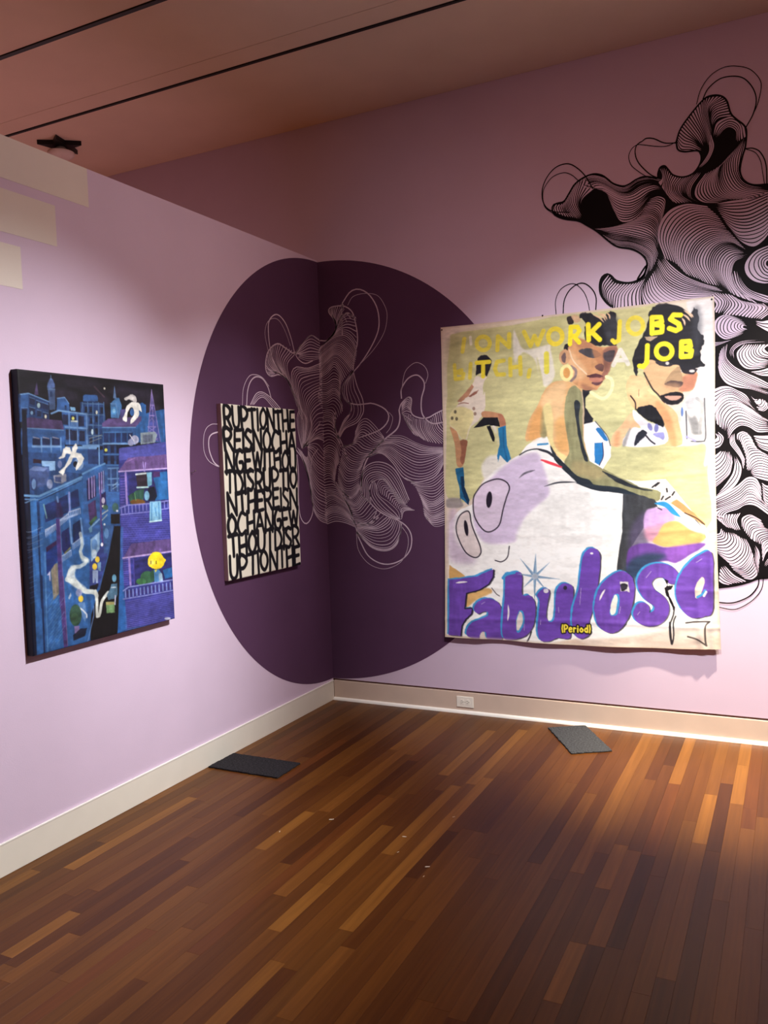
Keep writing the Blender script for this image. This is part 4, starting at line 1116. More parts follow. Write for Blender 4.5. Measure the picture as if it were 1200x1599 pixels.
# first woman: hair, ear, face
cv.poly(fB((20, 215), (60, 188), (120, 196), (150, 220), (200, 235), (240, 190), (280, 180), (312, 212), (320, 330), (312, 452), (240, 442), (150, 452), (80, 440), (60, 330), (70, 270)), (32, 30, 38), rough=1.0)
cv.poly(fB((200, 240), (320, 230), (318, 420), (250, 430), (220, 330)), (62, 64, 72), 0.7, 3)
cv.poly(fA((1025, 175), (1070, 170), (1080, 220), (1040, 230)), (52, 44, 46))
cv.poly(fA((1060, 165), (1110, 160), (1130, 205), (1090, 215)), (214, 176, 142), 0.9)
for a, b in (((130, 205), (215, 265)), ((165, 190), (230, 255)), ((195, 195), (240, 245)), ((235, 190), (262, 240))):
    cv.line(fB(a, ((a[0] + b[0]) / 2 + 8, (a[1] + b[1]) / 2 - 6), b), 2.4, (222, 186, 150), taper=True)
cv.poly(fA((1005, 440), (1010, 390), (1060, 380), (1080, 410), (1050, 430)), (30, 28, 36))
f1 = fB((-40, 410), (0, 385), (60, 400), (150, 450), (200, 460), (312, 450), (312, 530), (272, 590), (262, 640), (212, 722), (165, 790)) + fD((130, 42), (60, 42), (-20, -10)) + fB((-70, 700), (-60, 600), (-66, 480))
cv.poly(f1, (206, 152, 108))
cv.poly(fB((-50, 480), (20, 560), (80, 640), (60, 700), (-30, 720), (-60, 620)), (222, 180, 138), 0.8, 3)
cv.poly(fB((0, 400), (60, 404), (140, 450), (90, 470), (10, 460)), (170, 118, 92), 0.8, 2)
cv.poly(fB((200, 492), (312, 452), (310, 540), (272, 586), (262, 640), (210, 724), (196, 690), (214, 620)), (142, 96, 84), 0.95, 1)
cv.poly(fB((18, 486), (70, 468), (130, 476), (196, 520), (130, 545), (50, 516)), (70, 66, 72))
cv.poly(fB((204, 516), (250, 490), (302, 488), (276, 572), (224, 560)), (76, 64, 70))
cv.poly(fB((128, 470), (200, 465), (204, 600), (150, 560)), (190, 130, 94), 0.8, 1)
cv.poly(fB((145, 612), (178, 590), (214, 600), (206, 648), (170, 638)), (110, 76, 72))
cv.poly(fB((80, 684), (150, 668), (208, 684), (180, 700), (120, 700)), (92, 54, 60))
cv.poly(fB((118, 736), (160, 722), (206, 724), (176, 756), (134, 752)), (96, 62, 68))
cv.poly(fB((100, 700), (200, 700), (190, 730), (130, 732)), (190, 124, 108), 0.9)
cv.poly(fB((40, 745), (130, 780), (165, 790)) + fD((125, 42), (60, 42)) , (150, 104, 84), 0.8, 2)
cv.poly(fA((968, 462), (1008, 424), (1048, 456), (1042, 522), (1002, 552), (970, 512)), (206, 160, 122))
cv.poly(fA((985, 480), (1006, 450), (1020, 480), (1010, 530), (990, 520)), (96, 78, 82), 0.9)
cv.line(fA((1045, 430), (1080, 520), (1180, 620)), 2.0, (236, 214, 186), 0.8)
cv.poly(fA((1000, 590), (1030, 570), (1050, 600), (1030, 650), (1005, 640)), (214, 156, 92))
cv.line(fA((1060, 560), (1095, 590), (1090, 640), (1060, 672)), 4, (130, 112, 116), 0.9)
cv.ring(fA((1024, 610))[0], 8.0, 11.0, 5.0, (238, 226, 160))
cv.line(fD((115, 62), (205, 112), (262, 70), (284, 0)) + fB((270, 705), (235, 690)), 5.0, (234, 228, 176))
# words
YL, YR = (226, 205, 66), (246, 228, 48)


def word(frame, strokes, w, col, alpha=1.0, curve=False):
    for s in strokes:
        cv.line(frame(*s), w, col, alpha, curve=curve)


word(fA, [[(225, 345), (212, 445)]], 7, YL, .8)
word(fA, [[(272, 332), (277, 385)]], 5, (228, 220, 196), .9)
cv.ring(fA((372, 380))[0], 10.2, 10.6, 7, YL, .85)
word(fA, [[(482, 432), (486, 325), (574, 408), (574, 308)], [(690, 290), (742, 398), (772, 322), (798, 388), (842, 282)]], 7.2, YL, .9)
cv.ring(fA((935, 325))[0], 11, 12, 7.4, (232, 208, 60), .95)
word(fA, [[(1050, 385), (1056, 252), (1108, 250), (1124, 280), (1100, 318), (1058, 326)], [(1078, 322), (1122, 372)]], 7, YR)
word(fB, [[(92, 282), (96, 402)], [(178, 280), (108, 350)], [(118, 338), (182, 400)]], 7.6, YR)
word(fB, [[(340, 258), (332, 405), (300, 424), (282, 406)]], 6.6, (234, 212, 64))
cv.ring(fB((462, 292))[0], 12, 13, 6.6, (228, 208, 70), .95)
word(fB, [[(592, 352), (592, 226), (660, 225), (668, 262), (606, 280), (672, 292), (668, 340), (592, 350)], [(815, 208), (760, 206), (736, 240), (800, 276), (812, 312), (780, 330), (728, 312)]], 7.4, YR)
word(fA, [[(148, 550), (156, 660), (215, 654), (222, 618), (160, 606), (206, 590)], [(275, 540), (270, 650)]], 6.5, YL, .8)
word(fA, [[(322, 532), (420, 524)], [(372, 530), (372, 638)]], 7, (238, 218, 60))
word(fA, [[(532, 514), (480, 524), (462, 580), (482, 624), (536, 622)], [(582, 502), (586, 630)], [(660, 490), (665, 620)], [(584, 570), (662, 560)], [(736, 590), (726, 640)]], 6.8, YL, .85)
word(fA, [[(866, 462), (868, 600)]], 8.4, (226, 214, 60), .85)
word(fB, [[(290, 600), (345, 480), (405, 590)], [(315, 562), (385, 560)]], 6.6, (230, 224, 212))
word(fB, [[(556, 446), (552, 580), (524, 612), (494, 606)]], 7.2, YR)
cv.ring(fB((687, 492))[0], 12.4, 12, 7.2, YR)
word(fB, [[(822, 534), (824, 418), (884, 414), (892, 452), (838, 470), (900, 486), (892, 530), (824, 534)]], 7.6, YR)
# big bubble letters
PUR, CYN = (108, 72, 172), (66, 150, 208)


def bub(px, curve=True, off=(-2.6, -1.8)):
    P = np.asarray(px, float)
    cv.poly(P + np.array([2.0, 1.2]), (36, 30, 52), 0.8, curve=curve)
    cv.poly(P + np.array(off), CYN, curve=curve)
    cv.poly(P, PUR, curve=curve)


def gleam(px):
    cv.line(px, 3.0, (236, 230, 240), taper=True)


bub(fG((112, 226), (200, 216), (330, 198), (430, 152), (460, 144), (458, 200), (420, 262), (350, 305), (248, 330), (236, 450), (298, 444), (292, 490), (246, 530), (216, 580), (206, 662), (112, 655)), False)
cv.line(fG((460, 150), (455, 205), (420, 262), (350, 306), (248, 332), (236, 450), (298, 444), (290, 492), (246, 532), (216, 582), (208, 660)), 1.8, (34, 28, 46), curve=False)
bub(fG((312, 430), (345, 390), (400, 370), (470, 384), (512, 430), (522, 520), (522, 690), (415, 688), (402, 640), (376, 628), (350, 680), (268, 668), (250, 622), (290, 560), (360, 530), (412, 506), (415, 478), (380, 474), (340, 490), (312, 462)))
cv.poly(fG((355, 680), (362, 640), (385, 632), (398, 684)), (228, 214, 206))
bub(fG((552, 195), (600, 172), (676, 178), (682, 340), (740, 345), (780, 400), (786, 500), (760, 600), (690, 672), (540, 684), (532, 500), (545, 350)))
cv.line(fG((532, 212), (556, 185), (620, 168)), 5, CYN)
cv.poly(fG((660, 468), (692, 480), (700, 560), (668, 628), (640, 632), (636, 550)), CYN)
cv.poly(fG((660, 478), (684, 490), (688, 555), (660, 612), (640, 615), (640, 545)), (230, 220, 214))
bub(fG((797, 345), (850, 292), (896, 312), (882, 400), (870, 510), (900, 552), (936, 520), (946, 330), (990, 258), (1060, 264), (1082, 322), (1066, 560), (1050, 682), (960, 678), (880, 708), (822, 690), (802, 600), (816, 400)))
bub(fH((60, 30), (110, -20), (165, -10), (190, 50), (182, 200), (142, 420), (106, 560), (118, 640), (45, 685), (-10, 650), (-30, 560), (-20, 440), (20, 300), (38, 150)))
bub(fH((320, 165), (400, 170), (450, 230), (458, 340), (420, 500), (360, 600), (280, 640), (190, 600), (150, 500), (150, 390), (200, 260)))
cv.poly(fH((318, 335), (342, 360), (330, 480), (300, 505), (270, 495), (272, 430), (292, 360)), CYN)
cv.poly(fH((314, 340), (328, 380), (310, 480), (275, 496), (274, 430), (294, 362)), (232, 226, 222))
cv.poly(fH((345, 240), (410, 242), (422, 325), (392, 312), (352, 318)), (206, 202, 206), curve=False)
cv.poly(fH((350, 260), (405, 262), (395, 300), (360, 312)), (44, 40, 52))
SPT = fH((752, 205), (715, 165), (640, 152), (570, 180), (535, 250), (572, 335), (650, 395), (672, 455), (640, 515), (570, 535), (505, 505), (520, 455))
SP2 = [(x - 2.4, y - 1.7) for x, y in SPT]
cv.line(SP2, 22.5, CYN, m=40)
cv.line([(x + 1.6, y + 1) for x, y in SPT], 22.0, (36, 30, 52), 0.7, m=40)
cv.line(SPT, 21.5, PUR, m=40)
cv.poly(fH((628, 262), (650, 232), (690, 240), (696, 280), (660, 302), (632, 290)), (226, 214, 206))
bub(fH((1060, 12), (1072, 250), (1066, 470), (1000, 514), (900, 520), (822, 452), (782, 350), (792, 240), (850, 130), (950, 40)))
cv.poly(fH((992, 205), (1004, 250), (970, 350), (935, 366), (932, 290), (962, 225)), (224, 208, 196))
cv.line(fH((950, 360), (985, 340), (1010, 310)), 3.4, CYN)
cv.line(fH((1000, 352), (1018, 320)), 3, (236, 230, 236))
for s in (fG((162, 250), (210, 244), (255, 242)), fG((365, 415), (392, 398)), fG((572, 420), (576, 480), (570, 545)), fG((828, 540), (826, 575)), fG((966, 440), (968, 480)), fG((1142, 290), (1132, 420)),
          fH((230, 300), (205, 340), (186, 385)), fH((350, 435), (340, 490)), fH((588, 160), (548, 210)), fH((500, 475), (482, 498)), fH((985, 62), (940, 90)), fG((700, 570), (698, 620))):
    gleam(s)
cv.ell(fG((868, 312))[0], 4, 3.6, (226, 222, 232))
cv.ell(fG((1018, 288))[0], 3.0, 3.4, (50, 44, 66))
cv.ell(fH((124, 20))[0], 2.6, 1.6, (240, 236, 244))
# ink drips and scrawl
cv.poly(fH((690, 220), (722, 235), (715, 275), (760, 272), (745, 300), (720, 310), (735, 360), (775, 440), (765, 480), (745, 420), (700, 330), (692, 290), (715, 270)), (22, 20, 26), curve=False)
cv.line(fH((770, 440), (760, 510), (740, 560), (742, 660), (752, 728), (765, 660), (762, 560), (780, 510)), 2.0, (40, 36, 42))
cv.line(fH((735, 560), (738, 660), (750, 725)), 3.2, (44, 40, 46))
cv.line(fH((860, 562), (950, 552), (1045, 552)), 2.4, (70, 62, 64))
cv.line(fH((1045, 552), (1012, 590), (1012, 690), (1020, 738)), 2.4, (78, 70, 70))
cv.line(fH((875, 668), (950, 690), (1022, 738)), 2.4, (86, 78, 76))
cv.line(fG((445, 290), (480, 335), (505, 352)), 1.6, (100, 94, 100))
cv.line(fG((755, 630), (742, 670), (722, 708)), 2.2, (52, 46, 62))
# eight-ray star
sc_ = fG((780, 200))[0]
for tip, w in (((785, 18), 30), ((660, 55), 26), ((900, 85), 24), ((985, 222), 24), ((870, 310), 22), ((780, 400), 24), ((690, 285), 22), ((640, 180), 22)):
    tp = np.array(fG(tip)[0])
    d = tp - np.array(sc_)
    nrm = np.array([-d[1], d[0]]) / np.linalg.norm(d) * w / 10
    cv.poly([np.array(sc_) + nrm, tp, np.array(sc_) - nrm], (116, 148, 180), curve=False)
    cv.poly([np.array(sc_) + nrm, tp, np.array(sc_)], (152, 176, 200), 0.8, curve=False)
cv.ell(sc_, 5, 4.6, (168, 178, 192))
# bracketed word
x = 878.0
for ch, w in (('(', 4), ('P', 7), ('e', 7), ('r', 6), ('i', 4), ('o', 7.5), ('d', 7.5), (')', 4)):
    for pas, (lw, c) in enumerate(((6.2, (20, 18, 20)), (2.5, (236, 214, 70)))):
        for s in GLY[ch]:
            cv.line([(x + (w - 1.5) * a, 975.8 + (x - 878) * 0.012 + 10.5 * b) for a, b in s], lw, c, curve=len(s) > 3, m=14) if pas == 0 else None
    x += w
x = 878.0
for ch, w in (('(', 4), ('P', 7), ('e', 7), ('r', 6), ('i', 4), ('o', 7.5), ('d', 7.5), (')', 4)):
    for s in GLY[ch]:
        cv.line([(x + (w - 1.5) * a, 975.8 + (x - 878) * 0.012 + 10.5 * b) for a, b in s], 2.5, (238, 216, 74), curve=len(s) > 3, m=14)
    x += w
cv.mottle(0.025, 0.25, 0.08, 5)
cv.mottle(0.02, 0.03, 0.012, 6)

# cloth: outline from the photo, soft folds, hem, four pins
eL = right_xz(np.array(smooth([(687.5, 511), (689, 560), (690.5, 620), (692, 680), (693, 740), (695, 800), (696, 900), (696.5, 994)], 60)), BY)
eR = right_xz(np.array(smooth([(1115.5, 462), (1117, 530), (1117, 608), (1117, 680), (1118, 740), (1120, 820), (1122, 898), (1126.5, 1013.5)], 60)), BY)
eT = right_xz(np.array(smooth([(687.5, 511), (760, 504), (847, 493), (940, 482.5), (1030, 472), (1115.5, 462)], 60)), BY)
eB = right_xz(np.array(smooth([(696.5, 994), (740, 996.5), (784, 999), (846, 1004), (920, 1008), (1020, 1011.5), (1075, 1013), (1126.5, 1013.5)], 60)), BY)
NU, NV = 560, 690
u = np.linspace(0, 1, NU)
v = np.linspace(0, 1, NV)
ei = lambda E, t: np.stack([np.interp(t, np.linspace(0, 1, len(E)), E[:, k]) for k in (0, 1)], -1)
T_, B_, L_, R_ = ei(eT, u), ei(eB, u), ei(eL, v), ei(eR, v)
U, V_ = u[None, :, None], v[:, None, None]
XZ = (1 - V_) * T_[None] + V_ * B_[None] + (1 - U) * L_[:, None] + U * R_[:, None] - ((1 - U) * (1 - V_) * eT[0] + U * (1 - V_) * eT[-1] + (1 - U) * V_ * eB[0] + U * V_ * eB[-1])
uu, vv = np.meshgrid(u, v)
dep = 0.006 + 0.020 * vv ** 1.2
# long vertical folds near both sides, sags from the pins, creases from folding, hem waves
dep += 0.0065 * np.exp(-((uu - 0.07 - 0.05 * vv) / 0.022) ** 2) * (1 - 0.4 * vv) * (vv < 2) + 0.005 * np.exp(-((uu - 0.13 + 0.07 * vv) / 0.03) ** 2) * np.exp(-vv / 0.3)
dep += 0.006 * np.exp(-((uu - 0.945 + 0.02 * np.sin(9 * vv)) / 0.016) ** 2) * np.clip(vv * 2 - 0.5, 0, 1)
dep += 0.006 * np.exp(-((uu - 0.975) / 0.012) ** 2) * (0.6 + 0.4 * np.sin(26 * vv)) * np.clip(vv * 2 - 0.6, 0, 1)
dep += 0.0022 * np.sin(18 * vv + 2 * uu) * np.exp(-((uu - 0.98) / 0.05) ** 2)
for c0, am in ((0.165, .0011), (0.335, .0012), (0.5, .0014), (0.665, .0012), (0.835, .0015), (0.935, .0028)):
    dep += am * np.exp(-((vv - c0 - 0.006 * np.sin(5 * uu + 9 * c0)) / 0.008) ** 2)
dep += 0.0022 * np.sin(11 * uu + 1.3) * vv ** 3 + 0.004 * np.sin(23 * uu) * np.exp(-((1 - vv) / 0.06)) + 0.0010 * np.sin(7 * uu + 6 * vv) * np.sin(9 * vv)
dep += 0.006 * np.exp(-(((uu - 0.93) / 0.05) ** 2 + ((vv - 0.955 + 0.5 * (uu - 0.93)) / 0.02) ** 2))
rr = np.random.default_rng(3)
for _ in range(40):
    a0, b0, an, ln = rr.uniform(0, 1), rr.uniform(0.35, 1), rr.uniform(-0.3, 0.3), rr.uniform(0.03, 0.12)
    du, dv = uu - a0, (vv - b0) * 1.2
    dep += rr.uniform(-0.0007, 0.0009) * np.exp(-((du * math.cos(an) + dv * math.sin(an)) / ln) ** 2 - ((-du * math.sin(an) + dv * math.cos(an)) / 0.009) ** 2)
pin = np.minimum(np.hypot(uu, vv), np.hypot(1 - uu, vv))
dep *= np.clip(0.35 + pin * 6, 0, 1)
dep = np.maximum(dep, 0.0058)
P3 = np.stack([XZ[..., 0], -dep, XZ[..., 1]], -1)
colr = cv.sample(XZ[..., 0], XZ[..., 1])
hem = np.minimum.reduce([uu * NU, (1 - uu) * NU, vv * NV, (1 - vv) * NV])
k_ = np.clip(1 - hem / 6.0, 0, 1)[..., None]
colr = colr * (1 - 0.7 * k_) + np.array((206, 184, 166)) * 0.7 * k_
cloth = thing('canvas_banner', (1.66, -0.01, 0.48))
tag(cloth, 'unstretched painted canvas banner with big purple bubble lettering and yellow words, pinned to the wall', 'painting')
off = np.array([1.66, -0.01, 0.48])
link('painted_cloth', grid_mesh('painted_cloth', P3 - off, colr), M['painted'], cloth)
# turned hem: a narrow return towards the wall all round
ring = np.concatenate([P3[0, :], P3[1:, -1], P3[-1, -2::-1], P3[-2:0:-1, 0]])
ring2 = ring + np.array([0, 0.0022, 0])
n_ = len(ring)
hv = np.concatenate([ring, ring2]) - off
hf = [(i, (i + 1) % n_, n_ + (i + 1) % n_, n_ + i) for i in range(n_)]
link('hem_edge', raw_mesh('hem_edge', hv, hf), M['canvas_raw'], cloth)

# ---- city picture on stretched canvas -------------------------------------------------------------------------------
PX = 0.038
cc = Canvas(-2.53, -1.58, 0.80, 2.07, 0.0025, lambda p: left_yz(p, PX), (38, 72, 130))
c1, c2, c3, c4, c5, c6, c7, c8 = (Fm(10, 570, 8.571), Fm(130, 580, 8.571), Fm(10, 690, 8.571), Fm(130, 700, 8.571), Fm(20, 810, 8.571), Fm(140, 820, 8.571), Fm(30, 900, 8.571), Fm(140, 890, 8.571))
PM = 0.0031
cc.brush, cc.edge = 0.2, 0.25


def L_(p, w, c, a=1.0, curve=False, taper=False):
    cc.line(p, w, c, a, curve=curve, taper=taper, pxm=PM)


def Pg(p, c, a=1.0, blur=0, curve=False):
    cc.poly(p, c, a, blur, curve=curve)


NIGHT, BL1, BL2, BL3, VIO, PVI, EDG = (18, 16, 26), (44, 84, 146), (58, 104, 166), (32, 58, 110), (62, 58, 138), (84, 66, 120), (104, 148, 200)
Pg([(15, 560), (262, 590), (262, 690), (15, 720)], NIGHT)
for (a, b, r1, r2) in ((130, 600, 30, 8), (195, 612, 26, 8), (228, 618, 22, 10), (155, 625, 16, 12), (100, 618, 24, 10), (238, 640, 16, 9)):
    cc.ell((a, b), r1, r2, (50, 42, 64), 0.5, rot=0.15, blur=4)
# far towers
Pg(c1((30, 395), (190, 385), (300, 375), (560, 480), (580, 760), (30, 760)), BL3)
Pg(c1((190, 395), (295, 380), (300, 760), (190, 760)), BL1)
L_(c1((190, 392), (295, 378), (570, 490)), 1.5, EDG)
for q in (((310, 430), (380, 455), (380, 540), (310, 520)), ((400, 470), (470, 500), (470, 580), (400, 560)), ((480, 500), (560, 530), (560, 600), (480, 580)), ((310, 560), (385, 580), (385, 670), (310, 660)), ((410, 600), (465, 615), (465, 690), (410, 690)), ((490, 630), (560, 645), (560, 720), (490, 720)), ((205, 575), (280, 575), (280, 670), (205, 670))):
    Pg(c1(*q), (26, 34, 70))
    L_(c1(q[0], q[1]), 0.8, EDG, 0.8)
cc.ell(c1((432, 540))[0], 2.6, 4, (150, 178, 190))
cc.ell(c1((525, 690))[0], 1.8, 3, (220, 214, 190))
cc.ell(c1((340, 640))[0], 2.2, 3, (110, 150, 190))
Pg(c1((370, 400), (405, 220), (430, 400)), (72, 58, 104))
Pg(c1((555, 320), (650, 320), (655, 600), (580, 600)), (62, 84, 128))
Pg(c1((550, 260), (595, 175), (645, 250), (640, 310), (555, 315)), (66, 88, 140), curve=True)
Pg(c1((585, 355), (615, 350), (615, 420), (585, 430)), (30, 50, 90))
L_(c1((595, 140), (595, 190)), 1, EDG)
L_(c1((550, 322), (650, 322)), 1, EDG, .8)
Pg(c1((680, 445), (780, 430), (840, 520), (850, 620), (670, 620)), BL1)
L_(c1((680, 445), (780, 432), (838, 515)), 1.2, EDG)
Pg(c1((780, 540), (805, 540), (805, 600), (785, 600)), (30, 50, 90))
Pg(c1((855, 560), (925, 570), (925, 615), (860, 610)), (110, 160, 204))
# tall round tower
Pg(c2((0, 320), (30, 308), (190, 318), (200, 400), (0, 400)), BL1)
Pg(c2((-40, 410), (120, 395), (280, 430), (300, 640), (260, 1000), (-20, 1000)), BL3)
for xx in (-10, 60, 130, 205, 275):
    L_(c2((xx, 415), (xx + 5, 980)), 1.4, (70, 110, 160))
for yy in (430, 575, 715, 855, 975):
    L_(c2((-10, yy), (280, yy + 8)), 1.2, (76, 112, 156))
for xx, yy in ((20, 470), (85, 470), (160, 600), (90, 620), (30, 760), (160, 760), (90, 890), (230, 480)):
    Pg(c2((xx, yy), (xx + 34, yy), (xx + 34, yy + 80), (xx, yy + 80)), (24, 26, 46), .9)
cc.ell(c2((180, 548))[0], 1.6, 3, (206, 206, 190))
cc.ell(c2((122, 810))[0], 1.7, 4.5, (190, 216, 230))
L_(c2((80, 900), (250, 850)), 1, (150, 150, 140), .7)
L_(c2((80, 950), (240, 890)), 1, (150, 150, 140), .7)
# clock tower
Pg(c2((365, 430), (440, 350), (480, 355), (515, 450), (515, 520), (475, 625), (370, 620)), (58, 104, 158))
Pg(c2((400, 360), (420, 180), (445, 360)), (88, 120, 170))
cc.ell(c2((412, 528))[0], 4.6, 6, (66, 130, 190))
cc.ell(c2((412, 528))[0], 2.4, 3.4, (120, 176, 220))
L_(c2((365, 430), (440, 435), (475, 620)), 1.2, EDG, .8)
cc.ell(c2((285, 228))[0], 1.5, 1.8, (220, 216, 200))
L_(c2((150, 205), (280, 340)), 2.5, (66, 48, 62), .8)
# far right blocks
Pg(c2((740, 440), (790, 415), (840, 450), (840, 560), (1095, 500), (1120, 950), (700, 950), (700, 560)), (38, 86, 150))
Pg(c2((500, 510), (580, 505), (560, 640), (480, 640)), (70, 66, 120))
Pg(c2((250, 690), (330, 635), (780, 600), (780, 660), (700, 745), (255, 745)), (84, 66, 118))
Pg(c2((255, 748), (700, 745), (700, 980), (265, 980)), BL1)
for xx in (275, 358, 440, 522, 600):
    Pg(c2((xx, 820), (xx + 62, 820), (xx + 62, 950), (xx, 950)), (28, 44, 92))
L_(c2((255, 750), (700, 748)), 1.2, EDG)
L_(c2((265, 815), (640, 812)), 2, BL2)
L_(c2((265, 968), (620, 968)), 2.4, EDG)
Pg(c2((265, 985), (480, 985), (480, 1200), (275, 1200)), BL3)
for yy in (985, 1130):
    for xx in (275, 365, 445):
        Pg(c2((xx, yy), (xx + 50, yy), (xx + 50, yy + 110), (xx, yy + 110)), (22, 28, 60))
    L_(c2((265, yy + 125), (480, yy + 125)), 2, BL2)
cc.ell(c2((305, 1052))[0], 2.4, 2.6, (206, 206, 84))
# radio mast
Pg(c2((915, 245), (1030, 940), (870, 940)), (66, 64, 140), .8)
for a, b in (((915, 245), (870, 800)), ((915, 245), (1035, 940)), ((915, 245), (950, 930))):
    L_(c2(a, b), 1.1, (136, 116, 176))
for yy, h in ((450, 18), (590, 30), (740, 52), (840, 64), (900, 72)):
    L_(c2((915 - h, yy), (925 + h, yy + 2)), 1.2, (136, 116, 176))
    L_(c2((915 - h, yy), (925 + h * 1.2, yy + 90)), .8, (120, 106, 170))
    L_(c2((925 + h, yy), (912 - h * 1.2, yy + 90)), .8, (120, 106, 170))
# left block with violet roof
Pg(c1((210, 715), (330, 700), (740, 745), (780, 870), (250, 840)), (66, 50, 92))
Pg(c1((200, 840), (780, 870), (790, 1200), (195, 1200)), BL1)
Pg(c3((230, 130), (800, 160), (1190, 330), (1190, 420), (1000, 470), (440, 720), (240, 720)), (36, 66, 120))
L_(c1((250, 842), (780, 872)), 1.4, EDG, .8)
for xx in (350, 480, 610):
    Pg(c1((xx, 980), (xx + 105, 985), (xx + 105, 1090), (xx, 1085)), (28, 38, 80))
    L_(c1((xx, 1088), (xx + 120, 1090)), 3, (110, 150, 200), .9)
    L_(c1((xx + 118, 975), (xx + 122, 1160)), 2, EDG, .8)
    L_(c1((xx + 10, 965), (xx + 90, 985)), 1.4, (170, 150, 160), .7)
Pg(c1((740, 620), (1080, 660), (1090, 1070), (790, 1070)), BL1)
L_(c1((600, 650), (700, 610), (1080, 660)), 2.4, EDG)
L_(c1((790, 830), (1080, 850)), 2.4, EDG, .9)
for xx, yy in ((750, 660), (860, 670), (965, 680), (795, 860), (870, 870), (975, 880)):
    Pg(c1((xx, yy), (xx + 75, yy + 6), (xx + 78, yy + 140), (xx, yy + 140)), (26, 32, 62))
for xx in (838, 945, 1070):
    L_(c1((xx, 650), (xx + 10, 1060)), 2, (96, 132, 188))
Pg(c1((860, 760), (945, 762), (945, 830), (860, 825)), (70, 110, 170))
L_(c1((870, 752), (950, 754)), 2, (190, 200, 190))
cc.ell(c1((892, 715))[0], 2.2, 2.8, (196, 196, 96))
# middle block behind the bird
Pg(c3((800, 50), (1200, 60), (1220, 330), (1040, 430), (800, 400)), BL1)
L_(c3((960, 75), (1200, 78)), 4, EDG)
Pg(c2((60, 1040), (205, 1045), (205, 1240), (65, 1240)), (34, 52, 100))
L_(c2((0, 1000), (210, 1000)), 3.4, EDG)
L_(c2((212, 1000), (215, 1260)), 2.2, EDG)
# roof terrace clutter
Pg(c3((300, 380), (370, 325), (560, 340), (575, 380), (560, 560), (470, 600), (330, 640)), (56, 74, 124))
Pg(c3((300, 380), (370, 325), (570, 345), (500, 395)), (90, 110, 160))
cc.ell(c3((365, 560))[0], 6, 11, (40, 56, 104))
cc.ell(c3((368, 565))[0], 3.4, 8, (96, 130, 180))
Pg(c3((470, 255), (655, 255), (655, 380), (580, 390), (570, 330), (480, 330)), (128, 168, 214))
Pg(c3((630, 450), (740, 430), (800, 430), (805, 520), (745, 560), (640, 540)), (120, 122, 140))
Pg(c3((650, 465), (735, 470), (735, 540), (655, 535)), (54, 66, 110))
cc.ell(c3((580, 565))[0], 4.6, 7.5, (112, 124, 160))
cc.ell(c3((715, 300))[0], 3.4, 6, (96, 110, 160))
cc.ell(c3((965, 300))[0], 8, 9, (110, 140, 184))
cc.ell(c3((925, 300))[0], 3.6, 5, (20, 24, 44))
Pg(c3((360, 230), (470, 240), (465, 290), (360, 280)), (40, 22, 40))
# big front block, left of the street
Pg(c3((240, 715), (440, 730), (1010, 460), (1030, 430), (1200, 340)) + c4((290, 200), (330, 250), (340, 700), (400, 1040)) + c8((200, 60), (10, 960)) + c7((940, 850), (920, 880), (200, 1070), (140, 1060)) + [(40, 900)], (40, 88, 152))
Pg(c3((250, 820), (400, 770), (420, 1200), (275, 1200)), (44, 98, 164))
Pg([(34, 640), (41, 640), (49, 830), (58, 1026), (48, 1030), (36, 800)], (16, 20, 44))
L_(c3((245, 718), (440, 728), (1010, 470)), 3, (96, 146, 200))
L_(c3((255, 768), (450, 775), (1000, 500)), 2, (86, 136, 196))
L_(c3((430, 790), (1000, 520)), 1.6, (28, 50, 96))
L_(c3((1020, 430), (1200, 340)) + c4((290, 205)), 2.6, (90, 140, 196))
L_(c3((255, 815), (385, 760)), 1.4, EDG)
Pg(c3((405, 800), (440, 800), (460, 1200), (425, 1200)), (24, 46, 92))
# windows and balconies of the front block
DW = (26, 40, 92)
for q in (((505, 850), (660, 780), (680, 1010), (520, 1080)), ((700, 760), (820, 700), (835, 940), (720, 990)), ((860, 680), (960, 625), (985, 860), (870, 900))):
    Pg(c3(*q), DW)
Pg(c3((660, 780), (720, 800), (770, 1000), (670, 1030)), (44, 24, 66), .8, 1)
L_(c3((840, 680), (850, 930)), 3, (120, 130, 196))
L_(c3((680, 740), (690, 800)), 3, (100, 136, 196))
for a, b in (((520, 1180), (660, 1100)), ((715, 1050), (830, 960)), ((835, 940), (985, 890))):
    L_(c3(a, b), 1.3, (170, 180, 210))
    a2, b2 = (a[0], a[1] + 70), (b[0], b[1] + 70)
    for t in np.linspace(0, 1, 8):
        xx, yy = a[0] + (b[0] - a[0]) * t, a[1] + (b[1] - a[1]) * t
        L_(c3((xx, yy), (xx + 6, yy + 70)), 1.2, (164, 176, 212), .9)
L_(c3((500, 840), (540, 1020)), 2, (120, 170, 170), .8)
Pg(c5((445, 385), (585, 290), (600, 560), (520, 690), (455, 740)), (22, 44, 110))
Pg(c5((445, 385), (585, 290), (590, 340), (450, 450)), (48, 26, 72))
Pg(c5((510, 690), (560, 610), (600, 590), (620, 1000), (545, 1090), (520, 820)), (126, 118, 100), .95)
L_(c5((560, 640), (575, 1000)), 3, (150, 126, 110), .6)
Pg(c5((455, 760), (500, 700), (505, 840), (490, 830), (485, 750)), (190, 180, 210))
Pg(c5((655, 180), (750, 115), (775, 400), (690, 470), (660, 420)), (28, 34, 92))
Pg(c5((800, 80), (900, 10), (920, 260), (810, 330)), (20, 34, 78))
